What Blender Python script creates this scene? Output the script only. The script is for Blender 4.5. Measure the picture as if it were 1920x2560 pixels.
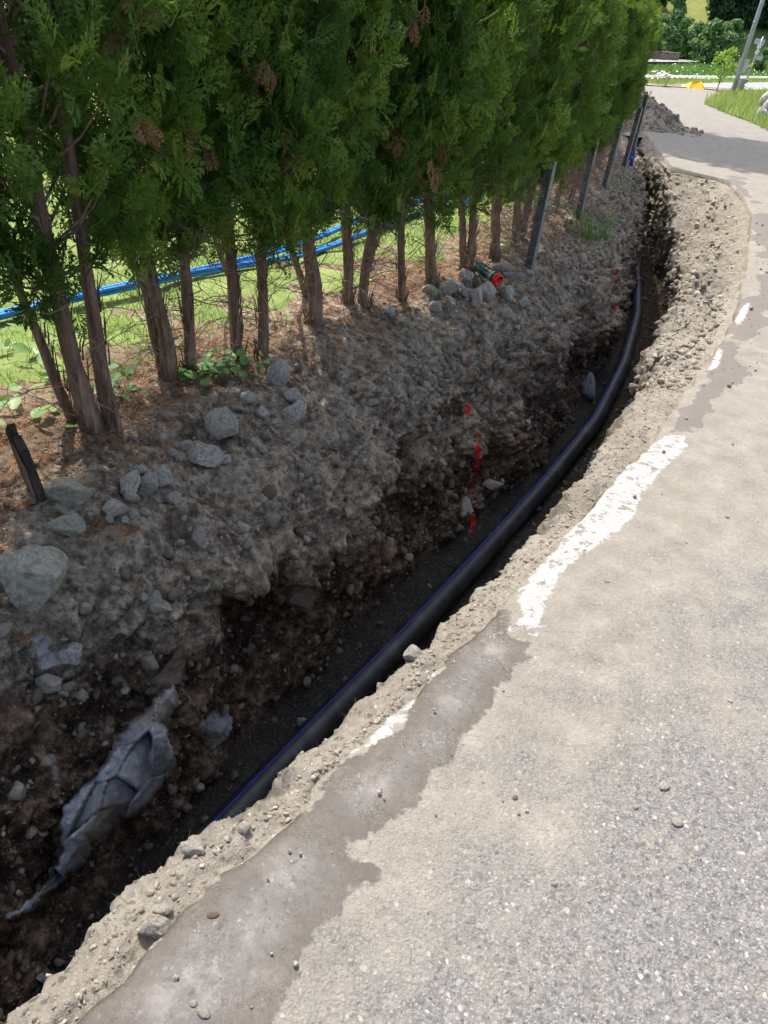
import bpy, bmesh, math, random
import numpy as np
from mathutils import Vector, Matrix
from mathutils.bvhtree import BVHTree

for o in list(bpy.data.objects):
    bpy.data.objects.remove(o)
SC = bpy.context.scene
COL = SC.collection
random.seed(7)
RNG = np.random.default_rng(11)

# ------------------------------------------------------------------ camera
SLOPE, EYE = 0.085, 1.4                     # the whole hillside falls 8.5 % away from the viewer
FPX = 1923.0
PITCH, ROLL = math.radians(37.7), math.radians(6.5)
FWD = np.array([0, math.cos(PITCH), -math.sin(PITCH)])
UP0 = np.array([0, math.sin(PITCH), math.cos(PITCH)])
RT0 = np.array([1.0, 0, 0])
CR, SR = math.cos(ROLL), math.sin(ROLL)
CAMR = RT0 * CR + UP0 * SR
CAMU = -RT0 * SR + UP0 * CR
EYEP = np.array([0, 0, EYE])
cam = bpy.data.cameras.new('camera')
cam.sensor_fit = 'VERTICAL'; cam.sensor_height = 36.0
cam.lens = FPX / 2560 * 36.0
cam.clip_start = 0.02; cam.clip_end = 2000
camo = bpy.data.objects.new('camera', cam); COL.objects.link(camo)
M = Matrix(((CAMR[0], CAMU[0], -FWD[0], 0), (CAMR[1], CAMU[1], -FWD[1], 0), (CAMR[2], CAMU[2], -FWD[2], EYE), (0, 0, 0, 1)))
camo.matrix_world = M
SC.camera = camo

# ------------------------------------------------------------------ light
SUN_AZ, SUN_EL = math.radians(-30), math.radians(59)     # sun ahead, a little to the left
w = bpy.data.worlds.new('World'); SC.world = w; w.use_nodes = True
nt = w.node_tree; nt.nodes.clear()
sky = nt.nodes.new('ShaderNodeTexSky'); sky.sky_type = 'NISHITA'; sky.sun_disc = False
sky.sun_elevation = SUN_EL; sky.sun_rotation = SUN_AZ; sky.altitude = 400; sky.air_density = 1.0; sky.dust_density = 5.0; sky.ozone_density = 0.4
bg = nt.nodes.new('ShaderNodeBackground'); bg.inputs['Strength'].default_value = 0.15
wo = nt.nodes.new('ShaderNodeOutputWorld')
nt.links.new(sky.outputs[0], bg.inputs[0]); nt.links.new(bg.outputs[0], wo.inputs[0])
sl = bpy.data.lights.new('sun', 'SUN'); sl.energy = 3.25; sl.angle = math.radians(0.53); sl.color = (1, 0.955, 0.89)
so = bpy.data.objects.new('sun', sl); COL.objects.link(so)
sdir = Vector((math.sin(SUN_AZ) * math.cos(SUN_EL), math.cos(SUN_AZ) * math.cos(SUN_EL), math.sin(SUN_EL)))
so.rotation_euler = sdir.to_track_quat('Z', 'Y').to_euler(); so.location = sdir * 40
SC.view_settings.view_transform = 'Standard'; SC.view_settings.look = 'None'
SC.view_settings.exposure = 0.92; SC.view_settings.gamma = 1.0; SC.view_settings.use_curve_mapping = False
SC.cycles.max_bounces = 7; SC.cycles.diffuse_bounces = 4; SC.cycles.transmission_bounces = 4
SC.cycles.sample_clamp_indirect = 6.0
try: SC.cycles.use_denoising = True
except Exception: pass

# ------------------------------------------------------------------ helpers
DV, NV = np.array([.46, .888]), np.array([.888, -.46])   # along the trench, across it to the right
K = 1.1573
def ray(px, py):
    u = px * K - 960.0; v = 1280.0 - py * K
    d = FWD * FPX + CAMR * u + CAMU * v
    return d / FPX
def hit(px, py, dz=0.0):                                  # where a sight line meets the hillside raised by dz
    d = ray(px, py)
    t = (EYE - dz) / (-(d[2] + SLOPE * d[1]))
    return EYEP + t * d, t
def hit_n(px, py, n):                                     # where it meets the upright sheet at offset n
    d = ray(px, py)
    t = (n - EYEP[:2] @ NV) / (d[:2] @ NV)
    return EYEP + t * d, t
def qn(P): return P[0] * DV[0] + P[1] * DV[1], P[0] * NV[0] + P[1] * NV[1]
def xyz(q, n, dz=0.0):
    x = q * DV[0] + n * NV[0]; y = q * DV[1] + n * NV[1]
    return x, y, -SLOPE * y + dz
def curve(tab):
    a = np.array(tab, float); X, Y = a[:, 0], a[:, 1]
    def f(q):
        q = np.asarray(q, float)
        s = sum(np.interp(q + o, X, Y) for o in (-.12, -.06, 0, .06, .12)) / 5
        return s
    return f
def hsh(ix, iy, iz, seed):
    h = (ix * 374761393 + iy * 668265263 + iz * 1274126177 + seed * 144269504) & 0xffffffff
    h = ((h ^ (h >> 13)) * 1103515245) & 0xffffffff
    h = ((h ^ (h >> 16)) * 2654435761) & 0xffffffff
    return (h & 0xffffff) / float(0xffffff)
def noise(P, scale, seed=0):                              # value noise, -1..1
    p = np.asarray(P, float) * scale + 1000.0
    i = np.floor(p).astype(np.int64); f = p - i
    f = f * f * f * (f * (f * 6 - 15) + 10)
    r = 0
    for dx in (0, 1):
        wx = f[..., 0] if dx else 1 - f[..., 0]
        for dy in (0, 1):
            wy = f[..., 1] if dy else 1 - f[..., 1]
            for dz in (0, 1):
                wz = f[..., 2] if dz else 1 - f[..., 2]
                r = r + wx * wy * wz * hsh(i[..., 0] + dx, i[..., 1] + dy, i[..., 2] + dz, seed)
    return r * 2 - 1
def fbm(P, scale, octv, seed=0, gain=.5):
    r = 0; a = 1.0
    for k in range(octv):
        r = r + a * noise(P, scale * 2.03 ** k, seed + k * 17); a *= gain
    return r
def cells(P, scale, seed=0):                              # cellular noise: distance to the nearest of scattered points
    p = np.asarray(P, np.float32).reshape(-1, 3) * scale + 500.0
    i = np.floor(p).astype(np.int64); best = np.full(len(p), 9.0, np.float32)
    for dx in (-1, 0, 1):
        for dy in (-1, 0, 1):
            for dz in (-1, 0, 1):
                a, b, c = i[:, 0] + dx, i[:, 1] + dy, i[:, 2] + dz
                d = (a + hsh(a, b, c, seed) - p[:, 0]) ** 2 + (b + hsh(a, b, c, seed + 1) - p[:, 1]) ** 2 + (c + hsh(a, b, c, seed + 2) - p[:, 2]) ** 2
                best = np.minimum(best, d)
    return np.sqrt(best).reshape(np.asarray(P).shape[:-1])
def mesh_np(name, V, F, mat=None, smooth=False, attrs=None):
    V = np.asarray(V, np.float32); F = np.asarray(F, np.int32)
    me = bpy.data.meshes.new(name)
    k = F.shape[1]
    me.vertices.add(len(V)); me.vertices.foreach_set('co', V.ravel())
    me.loops.add(F.size); me.loops.foreach_set('vertex_index', F.ravel())
    me.polygons.add(len(F)); me.polygons.foreach_set('loop_start', np.arange(0, F.size, k, dtype=np.int32))
    try: me.polygons.foreach_set('loop_total', np.full(len(F), k, dtype=np.int32))
    except Exception: pass
    if smooth: me.polygons.foreach_set('use_smooth', np.ones(len(F), bool))
    for a, vals in (attrs or {}).items():
        at = me.attributes.new(a, 'FLOAT', 'POINT'); at.data.foreach_set('value', np.asarray(vals, np.float32).ravel())
    me.update(calc_edges=True); me.validate()
    if mat: me.materials.append(mat)
    return me
def obj(name, me, parent=None):
    o = bpy.data.objects.new(name, me); COL.objects.link(o)
    if parent: o.parent = parent
    return o
def tag(o, label=None, cat=None, group=None, kind=None):
    if label: o['label'] = label
    if cat: o['category'] = cat
    if group: o['group'] = group
    if kind: o['kind'] = kind
    return o
def empty(name, loc=(0, 0, 0), rz=0):
    o = bpy.data.objects.new(name, None); COL.objects.link(o)
    o.location = loc; o.rotation_euler = (0, 0, rz); o.empty_display_size = .1
    return o
def grid_faces(nr, nc):
    i = np.arange(nr - 1)[:, None] * nc + np.arange(nc - 1)[None, :]
    return np.stack([i, i + 1, i + nc + 1, i + nc], -1).reshape(-1, 4)
class MB:                                                 # collects tubes and boxes into one mesh
    def __init__(s): s.V = []; s.F = []; s.n = 0
    def add(s, V, F):
        V = np.asarray(V, float); s.V.append(V)
        s.F += [[i + s.n for i in f] for f in F]; s.n += len(V)
    def tube(s, pts, rad, sides=6, cap=True):
        pts = np.asarray(pts, float); m = len(pts)
        rad = np.broadcast_to(np.asarray(rad, float), (m,))
        T = np.gradient(pts, axis=0); T /= np.linalg.norm(T, axis=1)[:, None] + 1e-9
        ref = np.array([0, 0, 1.0]) if abs(T[0][2]) < .9 else np.array([1.0, 0, 0])
        A = np.cross(T, ref); A /= np.linalg.norm(A, axis=1)[:, None] + 1e-9
        B = np.cross(T, A)
        an = np.arange(sides) * 2 * math.pi / sides
        V = pts[:, None] + rad[:, None, None] * (np.cos(an)[None, :, None] * A[:, None] + np.sin(an)[None, :, None] * B[:, None])
        F = []
        for i in range(m - 1):
            for j in range(sides):
                k = (j + 1) % sides
                F.append([i * sides + j, i * sides + k, (i + 1) * sides + k, (i + 1) * sides + j])
        if cap and sides > 2:
            F.append(list(range(sides))[::-1]); F.append([(m - 1) * sides + j for j in range(sides)])
        s.add(V.reshape(-1, 3), F)
    def box(s, c, size, R=None):
        h = np.array(size) / 2
        V = np.array([[x, y, z] for x in (-1, 1) for y in (-1, 1) for z in (-1, 1)]) * h
        if R is not None: V = V @ np.array(R).T
        s.add(V + np.array(c), [[0, 1, 3, 2], [4, 6, 7, 5], [0, 4, 5, 1], [2, 3, 7, 6], [0, 2, 6, 4], [1, 5, 7, 3]])
    def lathe(s, prof, sides=24):
        an = np.arange(sides) * 2 * math.pi / sides
        V = np.array([[r * math.cos(a), r * math.sin(a), z] for r, z in prof for a in an])
        F = []
        for i in range(len(prof) - 1):
            for j in range(sides):
                k = (j + 1) % sides
                F.append([i * sides + j, i * sides + k, (i + 1) * sides + k, (i + 1) * sides + j])
        F.append(list(range(sides))[::-1]); F.append([(len(prof) - 1) * sides + j for j in range(sides)])
        s.add(V, F)
    def mesh(s, name, mat, smooth=False, bevel=0):
        me = bpy.data.meshes.new(name)
        me.from_pydata([tuple(v) for v in np.concatenate(s.V)], [], s.F); me.update()
        if bevel:
            bm = bmesh.new(); bm.from_mesh(me)
            bmesh.ops.bevel(bm, geom=bm.edges[:], offset=bevel, segments=2, affect='EDGES', profile=.6)
            bm.to_mesh(me); bm.free()
        if smooth:
            for p in me.polygons: p.use_smooth = True
        me.materials.append(mat)
        return me
    def build(s, name, mat, parent=None, smooth=False, bevel=0): return obj(name, s.mesh(name, mat, smooth, bevel), parent)

# ------------------------------------------------------------------ materials
class NT:
    def __init__(s, name, rough=.9, spec=.3):
        s.m = bpy.data.materials.new(name); s.m.use_nodes = True
        s.t = s.m.node_tree; s.N = s.t.nodes; s.N.clear()
        s.out = s.N.new('ShaderNodeOutputMaterial')
        s.b = s.N.new('ShaderNodeBsdfPrincipled')
        s.b.inputs['Roughness'].default_value = rough
        s.b.inputs['Specular IOR Level'].default_value = spec
        s.L(s.b.outputs[0], s.out.inputs[0])
        s.pos = s.N.new('ShaderNodeNewGeometry').outputs['Position']
    def L(s, a, b): s.t.links.new(a, b)
    def put(s, v, sock):
        if hasattr(v, 'is_output') or hasattr(v, 'links'): s.L(v, sock)
        else: sock.default_value = (*v, 1) if isinstance(v, tuple) and len(v) == 3 and sock.type == 'RGBA' else v
    def noise(s, scale, detail=4, rough=.55, vec=None, dist=0):
        n = s.N.new('ShaderNodeTexNoise'); n.inputs['Scale'].default_value = scale; n.inputs['Detail'].default_value = detail
        n.inputs['Roughness'].default_value = rough; n.inputs['Distortion'].default_value = dist
        s.L(vec if vec is not None else s.pos, n.inputs['Vector']); return n.outputs['Fac']
    def voro(s, scale, out='Distance', feature='F1', vec=None, rand=1):
        n = s.N.new('ShaderNodeTexVoronoi'); n.inputs['Scale'].default_value = scale; n.feature = feature
        n.inputs['Randomness'].default_value = rand
        s.L(vec if vec is not None else s.pos, n.inputs['Vector']); return n.outputs[out]
    def ramp(s, f, stops):
        n = s.N.new('ShaderNodeValToRGB'); e = n.color_ramp.elements
        while len(e) < len(stops): e.new(.5)
        for k, (p, c) in enumerate(stops):
            e[k].position = p; c = (c, c, c) if not isinstance(c, tuple) else c; e[k].color = (*c, 1)
        s.L(f, n.inputs[0]); return n.outputs[0]
    def mix(s, f, a, b, mode='MIX'):
        n = s.N.new('ShaderNodeMix'); n.data_type = 'RGBA'; n.blend_type = mode
        s.put(f, n.inputs[0]); s.put(a, n.inputs[6]); s.put(b, n.inputs[7]); return n.outputs[2]
    def math(s, op, a, b=0.0, c=None, clamp=False):
        n = s.N.new('ShaderNodeMath'); n.operation = op; n.use_clamp = clamp
        s.put(a, n.inputs[0]); s.put(b, n.inputs[1])
        if c is not None: s.put(c, n.inputs[2])
        return n.outputs[0]
    def step(s, f, lo, hi):
        n = s.N.new('ShaderNodeMapRange'); n.interpolation_type = 'SMOOTHSTEP'
        s.L(f, n.inputs[0]); n.inputs[1].default_value = lo; n.inputs[2].default_value = hi; return n.outputs[0]
    def attr(s, name):
        n = s.N.new('ShaderNodeAttribute'); n.attribute_name = name; return n.outputs['Fac']
    def rnd(s): return s.N.new('ShaderNodeObjectInfo').outputs['Random']
    def objpos(s): return s.N.new('ShaderNodeTexCoord').outputs['Object']
    def stretch(s, vec, sc):
        n = s.N.new('ShaderNodeMapping'); n.inputs['Scale'].default_value = sc; s.L(vec, n.inputs[0]); return n.outputs[0]
    def bump(s, h, strength=.5, dist=.01, prev=None):
        n = s.N.new('ShaderNodeBump'); n.inputs['Strength'].default_value = strength; n.inputs['Distance'].default_value = dist
        s.L(h, n.inputs['Height'])
        if prev is not None: s.L(prev, n.inputs['Normal'])
        return n.outputs[0]
    def set(s, col=None, rough=None, normal=None):
        if col is not None: s.put(col, s.b.inputs['Base Color'])
        if rough is not None: s.put(rough, s.b.inputs['Roughness'])
        if normal is not None: s.L(normal, s.b.inputs['Normal'])
        return s.m
    def translucent(s, col, fac):
        t = s.N.new('ShaderNodeBsdfTranslucent'); s.put(col, t.inputs[0])
        mx = s.N.new('ShaderNodeMixShader'); mx.inputs[0].default_value = fac
        s.L(s.b.outputs[0], mx.inputs[1]); s.L(t.outputs[0], mx.inputs[2]); s.L(mx.outputs[0], s.out.inputs[0])

def m_soil():
    t = NT('soil', .95, .15)
    n1 = t.noise(3.2, 6, .6); n2 = t.noise(26, 5, .65); n3 = t.noise(120, 3, .6)
    v = t.voro(55, 'Color'); vd = t.voro(55)
    sepv = t.N.new('ShaderNodeSeparateColor'); t.L(v, sepv.inputs[0])
    mixn = t.math('MULTIPLY_ADD', n1, .5, t.math('MULTIPLY', n2, .5))
    pn = t.noise(6.5, 8, .74)
    top = t.mix(t.step(pn, .37, .56), t.ramp(n2, [(.34, (.075, .053, .034)), (.66, (.20, .15, .103))]), t.ramp(n2, [(.34, (.21, .155, .098)), (.5, (.35, .272, .182)), (.66, (.55, .45, .32))]))
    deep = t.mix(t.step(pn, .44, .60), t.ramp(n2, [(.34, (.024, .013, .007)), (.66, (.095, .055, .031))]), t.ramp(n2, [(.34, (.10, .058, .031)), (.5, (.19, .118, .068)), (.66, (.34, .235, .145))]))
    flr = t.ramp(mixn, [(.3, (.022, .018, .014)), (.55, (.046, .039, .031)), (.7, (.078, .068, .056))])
    strip = t.ramp(mixn, [(.3, (.235, .205, .162)), (.5, (.35, .312, .256)), (.7, (.46, .418, .352))])
    rgt = t.ramp(mixn, [(.3, (.16, .132, .098)), (.5, (.275, .238, .184)), (.7, (.385, .342, .275))])
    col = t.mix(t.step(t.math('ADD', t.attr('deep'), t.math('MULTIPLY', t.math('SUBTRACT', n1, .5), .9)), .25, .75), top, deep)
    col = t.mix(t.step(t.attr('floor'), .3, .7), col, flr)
    col = t.mix(t.step(t.attr('rwall'), .3, .7), col, rgt)
    col = t.mix(t.step(t.math('ADD', t.attr('strip'), t.math('MULTIPLY', t.math('SUBTRACT', n2, .5), .4)), .35, .65), col, strip)
    # single grains of other stone
    col = t.mix(t.math('MULTIPLY', t.math('MULTIPLY', t.step(sepv.outputs[0], .9, .93), t.step(vd, .55, .3)), t.math('SUBTRACT', 1.0, t.math('MULTIPLY', t.attr('floor'), .9))), col, (.34, .32, .285))
    col = t.mix(t.math('MULTIPLY', t.step(sepv.outputs[1], .82, .9), t.math('MULTIPLY', t.step(vd, .6, .3), .6)), col, (.06, .05, .042))
    col = t.mix(t.math('MULTIPLY', t.math('SUBTRACT', n3, .5), 1.0, clamp=True), col, (.45, .42, .37))
    lit = t.math('MULTIPLY', t.attr('litter'), t.step(n2, .42, .58))
    col = t.mix(lit, col, t.ramp(n3, [(.35, (.09, .04, .022)), (.6, (.23, .115, .06)), (.75, (.36, .22, .13))]))
    damp = t.math('MULTIPLY', t.attr('damp'), .55)
    col = t.mix(damp, col, (.07, .055, .042))
    red = t.step(t.math('ADD', t.attr('red'), t.math('MULTIPLY', t.math('SUBTRACT', t.noise(70, 4, .7), .5), 1.5)), .48, .62)
    col = t.mix(red, col, (.75, .035, .02))
    wht = t.step(t.math('ADD', t.attr('chalk'), t.math('MULTIPLY', t.math('SUBTRACT', n2, .5), 1.2)), .45, .7)
    col = t.mix(t.math('MULTIPLY', wht, .75), col, (.6, .6, .6))
    b = t.bump(n2, .7, .025); b = t.bump(t.noise(75, 5, .75), 1.0, .012, b); b = t.bump(t.voro(90), .35, .006, b)
    b = t.bump(t.noise(260, 3, .7), .6, .003, b)
    return t.set(col, None, b)

def m_asphalt():
    t = NT('asphalt', .85, .3)
    nA = t.noise(1.1, 4, .6); nB = t.noise(9, 5, .6); nC = t.noise(60, 4, .65); nD = t.noise(3.5, 5, .7)
    wn = t.N.new('ShaderNodeTexNoise'); wn.inputs['Scale'].default_value = 55; wn.inputs['Detail'].default_value = 3; t.L(t.pos, wn.inputs['Vector'])
    wv = t.N.new('ShaderNodeVectorMath'); wv.operation = 'MULTIPLY_ADD'; t.L(wn.outputs['Color'], wv.inputs[0]); wv.inputs[1].default_value = (.014, .014, .014); t.L(t.pos, wv.inputs[2])
    P0_ = t.pos; t.pos = wv.outputs[0]
    va = t.voro(95, 'Color'); vda = t.voro(95); vb = t.voro(190, 'Color'); vdb = t.voro(190); vc = t.voro(48, 'Color'); vdc = t.voro(48)
    t.pos = P0_
    sa = t.N.new('ShaderNodeSeparateColor'); t.L(va, sa.inputs[0])
    sb = t.N.new('ShaderNodeSeparateColor'); t.L(vb, sb.inputs[0])
    sc_ = t.N.new('ShaderNodeSeparateColor'); t.L(vc, sc_.inputs[0])
    base = t.ramp(nC, [(.3, (.11, .106, .10)), (.5, (.18, .174, .164)), (.7, (.255, .247, .234))])
    stone = t.ramp(sb.outputs[0], [(.1, (.10, .10, .105)), (.45, (.22, .205, .185)), (.7, (.26, .245, .22)), (.96, (.36, .35, .33))])
    col = t.mix(t.math('MULTIPLY', t.step(vdb, .62, .35), .75), base, stone)
    stone2 = t.ramp(sa.outputs[1], [(.05, (.09, .09, .1)), (.5, (.24, .22, .2)), (.8, (.28, .25, .22)), (.97, (.42, .41, .385))])
    col = t.mix(t.math('MULTIPLY', t.step(vda, .5, .3), t.step(sa.outputs[0], .55, .65)), col, stone2)
    col = t.mix(t.math('MULTIPLY', t.step(vdc, .36, .22), t.math('MULTIPLY', t.step(sc_.outputs[0], .9, .93), .85)), col, t.ramp(sc_.outputs[1], [(.2, (.13, .13, .14)), (.6, (.24, .23, .215)), (.9, (.36, .35, .33))]))
    # fine pale dust that has dried on the surface, thick near the trench
    dn = t.math('ADD', t.attr('dust'), t.math('ADD', t.math('MULTIPLY', t.math('SUBTRACT', nD, .5), 1.3), t.math('MULTIPLY', t.math('SUBTRACT', nB, .5), .7)))
    dust = t.step(dn, .25, .95)
    dcol = t.ramp(nB, [(.3, (.23, .205, .16)), (.5, (.30, .272, .22)), (.7, (.37, .34, .282))])
    dcol = t.mix(t.step(nC, .45, .75), dcol, (.225, .2, .158))
    col = t.mix(t.math('MULTIPLY', dust, .74), col, dcol)
    # ochre specks
    col = t.mix(t.math('MULTIPLY', t.step(t.noise(5, 3, .6), .64, .72), t.math('MULTIPLY', t.step(nC, .5, .6), .22)), col, (.45, .36, .18))
    # dried lime slurry
    e1 = t.math('ADD', t.attr('white'), t.math('ADD', t.math('MULTIPLY', t.math('SUBTRACT', t.noise(30, 4, .65), .5), .06), t.math('MULTIPLY', t.math('SUBTRACT', t.noise(90, 3, .6), .5), .03)))
    wh = t.step(e1, -.004, .006)
    # wet mud film
    e2 = t.math('ADD', t.attr('wet'), t.math('ADD', t.math('MULTIPLY', t.math('SUBTRACT', t.noise(16, 4, .6), .5), .09), t.math('MULTIPLY', t.math('SUBTRACT', t.noise(60, 3, .6), .5), .03)))
    wet = t.step(e2, -.004, .008)
    rim = t.math('MULTIPLY', wet, t.step(e2, .13, .01))
    swirl = t.noise(11, 8, .72, None, .8)
    mud = t.ramp(swirl, [(.25, (.095, .084, .078)), (.45, (.152, .137, .129)), (.58, (.182, .167, .159)), (.75, (.235, .217, .207))])
    mud = t.mix(t.step(nC, .5, .72), mud, (.085, .07, .06))
    mud = t.mix(t.math('MULTIPLY', t.step(t.noise(7, 8, .78), .50, .64), .75), mud, (.30, .275, .25))
    mud = t.mix(t.math('MULTIPLY', t.step(vda, .42, .25), t.math('MULTIPLY', t.step(sa.outputs[0], .75, .8), .6)), mud, stone2)
    mud = t.mix(t.math('MULTIPLY', rim, .75), mud, (.082, .068, .05))
    mud = t.mix(t.step(t.attr('thin'), .3, .8), mud, t.mix(.75, col, (.125, .105, .094)))
    col = t.mix(wet, col, mud)
    wcol = t.ramp(nC, [(.25, (.27, .26, .245)), (.45, (.40, .392, .38)), (.6, (.47, .465, .455))])
    wcol = t.mix(t.step(t.noise(24, 6, .75), .53, .60), wcol, (.22, .195, .175))
    col = t.mix(wh, col, wcol)
    rough = t.mix(wet, (.88,) * 3, t.ramp(t.noise(9, 6, .7), [(.40, .14), (.50, .34), (.60, .62)]))
    rough = t.mix(wh, rough, (.85,) * 3)
    rough = t.mix(t.step(t.attr('thin'), .3, .8), rough, (.8,) * 3)
    hgt = t.mix(wet, t.math('MULTIPLY_ADD', vdb, -.4, nC), t.math('MULTIPLY', t.math('ADD', swirl, t.math('MULTIPLY', t.noise(48, 6, .72), 1.0)), .9))
    b = t.bump(hgt, .6, .011); dry = t.math('SUBTRACT', 1.0, t.math('MULTIPLY', wet, .6)); b = t.bump(t.math('MULTIPLY', t.noise(110, 4, .7), dry), .6, .005, b); b = t.bump(t.math('MULTIPLY', t.noise(330, 2, .7), dry), .5, .002, b); t.L(t.math('MULTIPLY_ADD', wet, .25, .3), t.b.inputs['Specular IOR Level'])
    return t.set(col, rough, b)

def m_simple(name, c1, c2, scale=20, rough=.8, spec=.3, bump=.3, bdist=.005, metal=0, obj_space=True, rndamt=0):
    t = NT(name, rough, spec)
    vec = t.objpos() if obj_space else None
    n = t.noise(scale, 5, .6, vec)
    col = t.ramp(n, [(.3, c1), (.7, c2)])
    if rndamt:
        col = t.mix(t.math('MULTIPLY', t.rnd(), rndamt), col, tuple(min(1, x * 1.8) for x in c2))
    t.b.inputs['Metallic'].default_value = metal
    nb = t.bump(t.noise(scale * 3, 4, .65, vec), bump, bdist) if bump else None
    return t.set(col, None, nb)

def m_rock(name, a, b, c, scale=9, lichen=.0):
    t = NT(name, .85, .25)
    vec = t.objpos()
    n = t.noise(scale, 6, .65, vec); f = t.noise(scale * 9, 4, .7, vec); g = t.noise(scale * .5, 3, .5, vec)
    col = t.ramp(n, [(.3, a), (.5, b), (.7, c)])
    col = t.mix(t.math('MULTIPLY', t.step(f, .55, .7), .5), col, tuple(min(1, x * 1.5) for x in c))
    col = t.mix(t.math('MULTIPLY', t.step(f, .42, .3), .5), col, tuple(x * .6 for x in a))
    col = t.mix(t.math('MULTIPLY', t.rnd(), .6), col, tuple(x * y for x, y in zip(b, (.66, .66, .62))))
    col = t.mix(t.math('MULTIPLY', t.step(g, .48, .62), .7), col, (.225, .175, .125))     # clinging earth
    bb = t.bump(n, .6, .02); bb = t.bump(f, .5, .006, bb)
    return t.set(col, None, bb)

def m_leaf(name, dark, mid, lite, trans=.35, tcol=None, rough=.55, spec=.2):
    t = NT(name, rough, spec)
    r = t.attr('rnd')
    g = t.noise(2.2, 3, .5)
    f = t.math('MULTIPLY_ADD', g, .6, t.math('MULTIPLY', r, .5))
    col = t.ramp(f, [(.2, dark), (.5, mid), (.85, lite)])
    t.set(col)
    t.translucent(t.mix(.5, col, tcol or lite), trans)
    return t.m

def m_bark(name, a, b, c):
    t = NT(name, .95, .1)
    v = t.stretch(t.objpos(), (60, 60, 5.0))
    n = t.noise(1.0, 6, .65, v); v2 = t.stretch(t.objpos(), (14, 14, 3.0)); n2 = t.noise(1.0, 4, .6, v2)
    col = t.ramp(t.math('MULTIPLY_ADD', n, .6, t.math('MULTIPLY', n2, .4)), [(.3, a), (.5, b), (.68, c)])
    bb = t.bump(n, 1.0, .03); bb = t.bump(n2, 1.0, .03, bb)
    return t.set(col, None, bb)

MAT = {}
MAT['soil'] = m_soil()
MAT['asphalt'] = m_asphalt()
MAT['stone'] = m_rock('loose_stone', (.27, .24, .195), (.50, .455, .385), (.66, .615, .54))
MAT['stone_green'] = m_rock('lichen_stone', (.24, .22, .155), (.42, .395, .305), (.60, .57, .47))
MAT['stone_pale'] = m_rock('pale_stone', (.34, .31, .26), (.48, .45, .39), (.6, .57, .51))
MAT['stone_blue'] = m_rock('bluish_broken_rock', (.17, .182, .192), (.32, .335, .35), (.52, .535, .55), 7)
MAT['stone_brown'] = m_rock('brown_stone', (.11, .075, .05), (.19, .135, .095), (.28, .22, .165))
MAT['bark'] = m_bark('thuja_bark', (.10, .06, .04), (.27, .178, .125), (.48, .35, .265))
MAT['twig'] = m_simple('dry_twig', (.14, .09, .062), (.36, .28, .215), 25, .95, .1, 0)
MAT['thuja'] = m_leaf('thuja_leaf', (.009, .027, .007), (.07, .15, .025), (.30, .42, .065), .30, (.32, .48, .05))
MAT['dead_leaf'] = m_leaf('dead_thuja', (.12, .055, .022), (.26, .125, .055), (.40, .22, .11), .2)
MAT['grass'] = m_leaf('grass_blade', (.10, .19, .03), (.18, .32, .06), (.31, .43, .13), .4, (.34, .52, .10), .6, .2)
MAT['tuft'] = m_leaf('tall_grass', (.035, .09, .018), (.08, .19, .035), (.16, .28, .06), .35, (.2, .4, .06), .5, .3)
MAT['verge_grass'] = m_leaf('verge_grass', (.16, .22, .04), (.26, .34, .08), (.42, .45, .18), .4, (.4, .5, .14), .6, .2)
MAT['weed'] = m_leaf('weed_leaf', (.06, .15, .03), (.12, .25, .06), (.24, .38, .12), .35, (.35, .55, .12), .45, .4)
MAT['root'] = m_simple('root', (.09, .062, .04), (.22, .165, .11), 30, .95, .1, 0)
MAT['lawn'] = m_simple('lawn_ground', (.11, .17, .04), (.26, .31, .11), 7, .95, .1, .6, .03, 0, False)
MAT['meadow'] = m_simple('meadow_ground', (.075, .15, .03), (.15, .225, .055), 1.2, .95, .1, .5, .05, 0, False)
MAT['hill'] = m_simple('hill_ground', (.13, .19, .05), (.26, .27, .09), .12, .95, .1, .6, .4, 0, False)
MAT['far_road'] = m_simple('far_road', (.24, .24, .245), (.36, .355, .35), 1.0, .9, .2, .2, .01, 0, False)
MAT['dirt'] = m_simple('dirt', (.2, .155, .115), (.36, .29, .22), 3, .95, .1, .6, .03, 0, False)

# ------------------------------------------------------------------ trench, bank and hedge lines (metres along / across)
cA = curve([(-1, -.57), (.21, -.56), (.34, -.56), (.45, -.54), (.60, -.52), (.79, -.50), (.99, -.48), (1.2, -.46), (1.4, -.44), (1.60, -.41), (1.80, -.40), (2.40, -.38), (3.08, -.32), (3.63, -.33), (4.57, -.33), (5.22, -.35), (6.93, -.54), (9.24, -.85), (10.10, -1.05), (11.55, -1.5), (11.75, -2.27), (13.2, -2.77), (15.67, -3.62), (17, -4.3), (19, -8), (22, -12), (60, -12)])
cR = curve([(-1, -.66), (.18, -.64), (.32, -.63), (.37, -.65), (.41, -.68), (.45, -.69), (.51, -.69), (.59, -.65), (.64, -.63), (.72, -.60), (.80, -.58), (.97, -.545), (1.19, -.54), (1.33, -.56), (1.44, -.54), (1.60, -.55), (1.71, -.52), (2.06, -.49), (2.30, -.45), (2.83, -.46), (3.11, -.50), (3.43, -.51), (4.07, -.56), (4.65, -.62), (5.45, -.70), (6.5, -.86), (7.6, -1.10), (9.2, -1.48), (10.9, -2.0), (12, -2.42), (13.2, -2.9), (15.7, -3.75), (17.5, -4.6)])
cRB = curve([(-1, -.74), (.6, -.74), (1.6, -.66), (3.4, -.66), (5.41, -.80), (6.52, -.93), (7.98, -1.16), (9.0, -1.42), (10.4, -1.86), (12, -2.4), (14, -3.0), (17.5, -4.6)])
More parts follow.
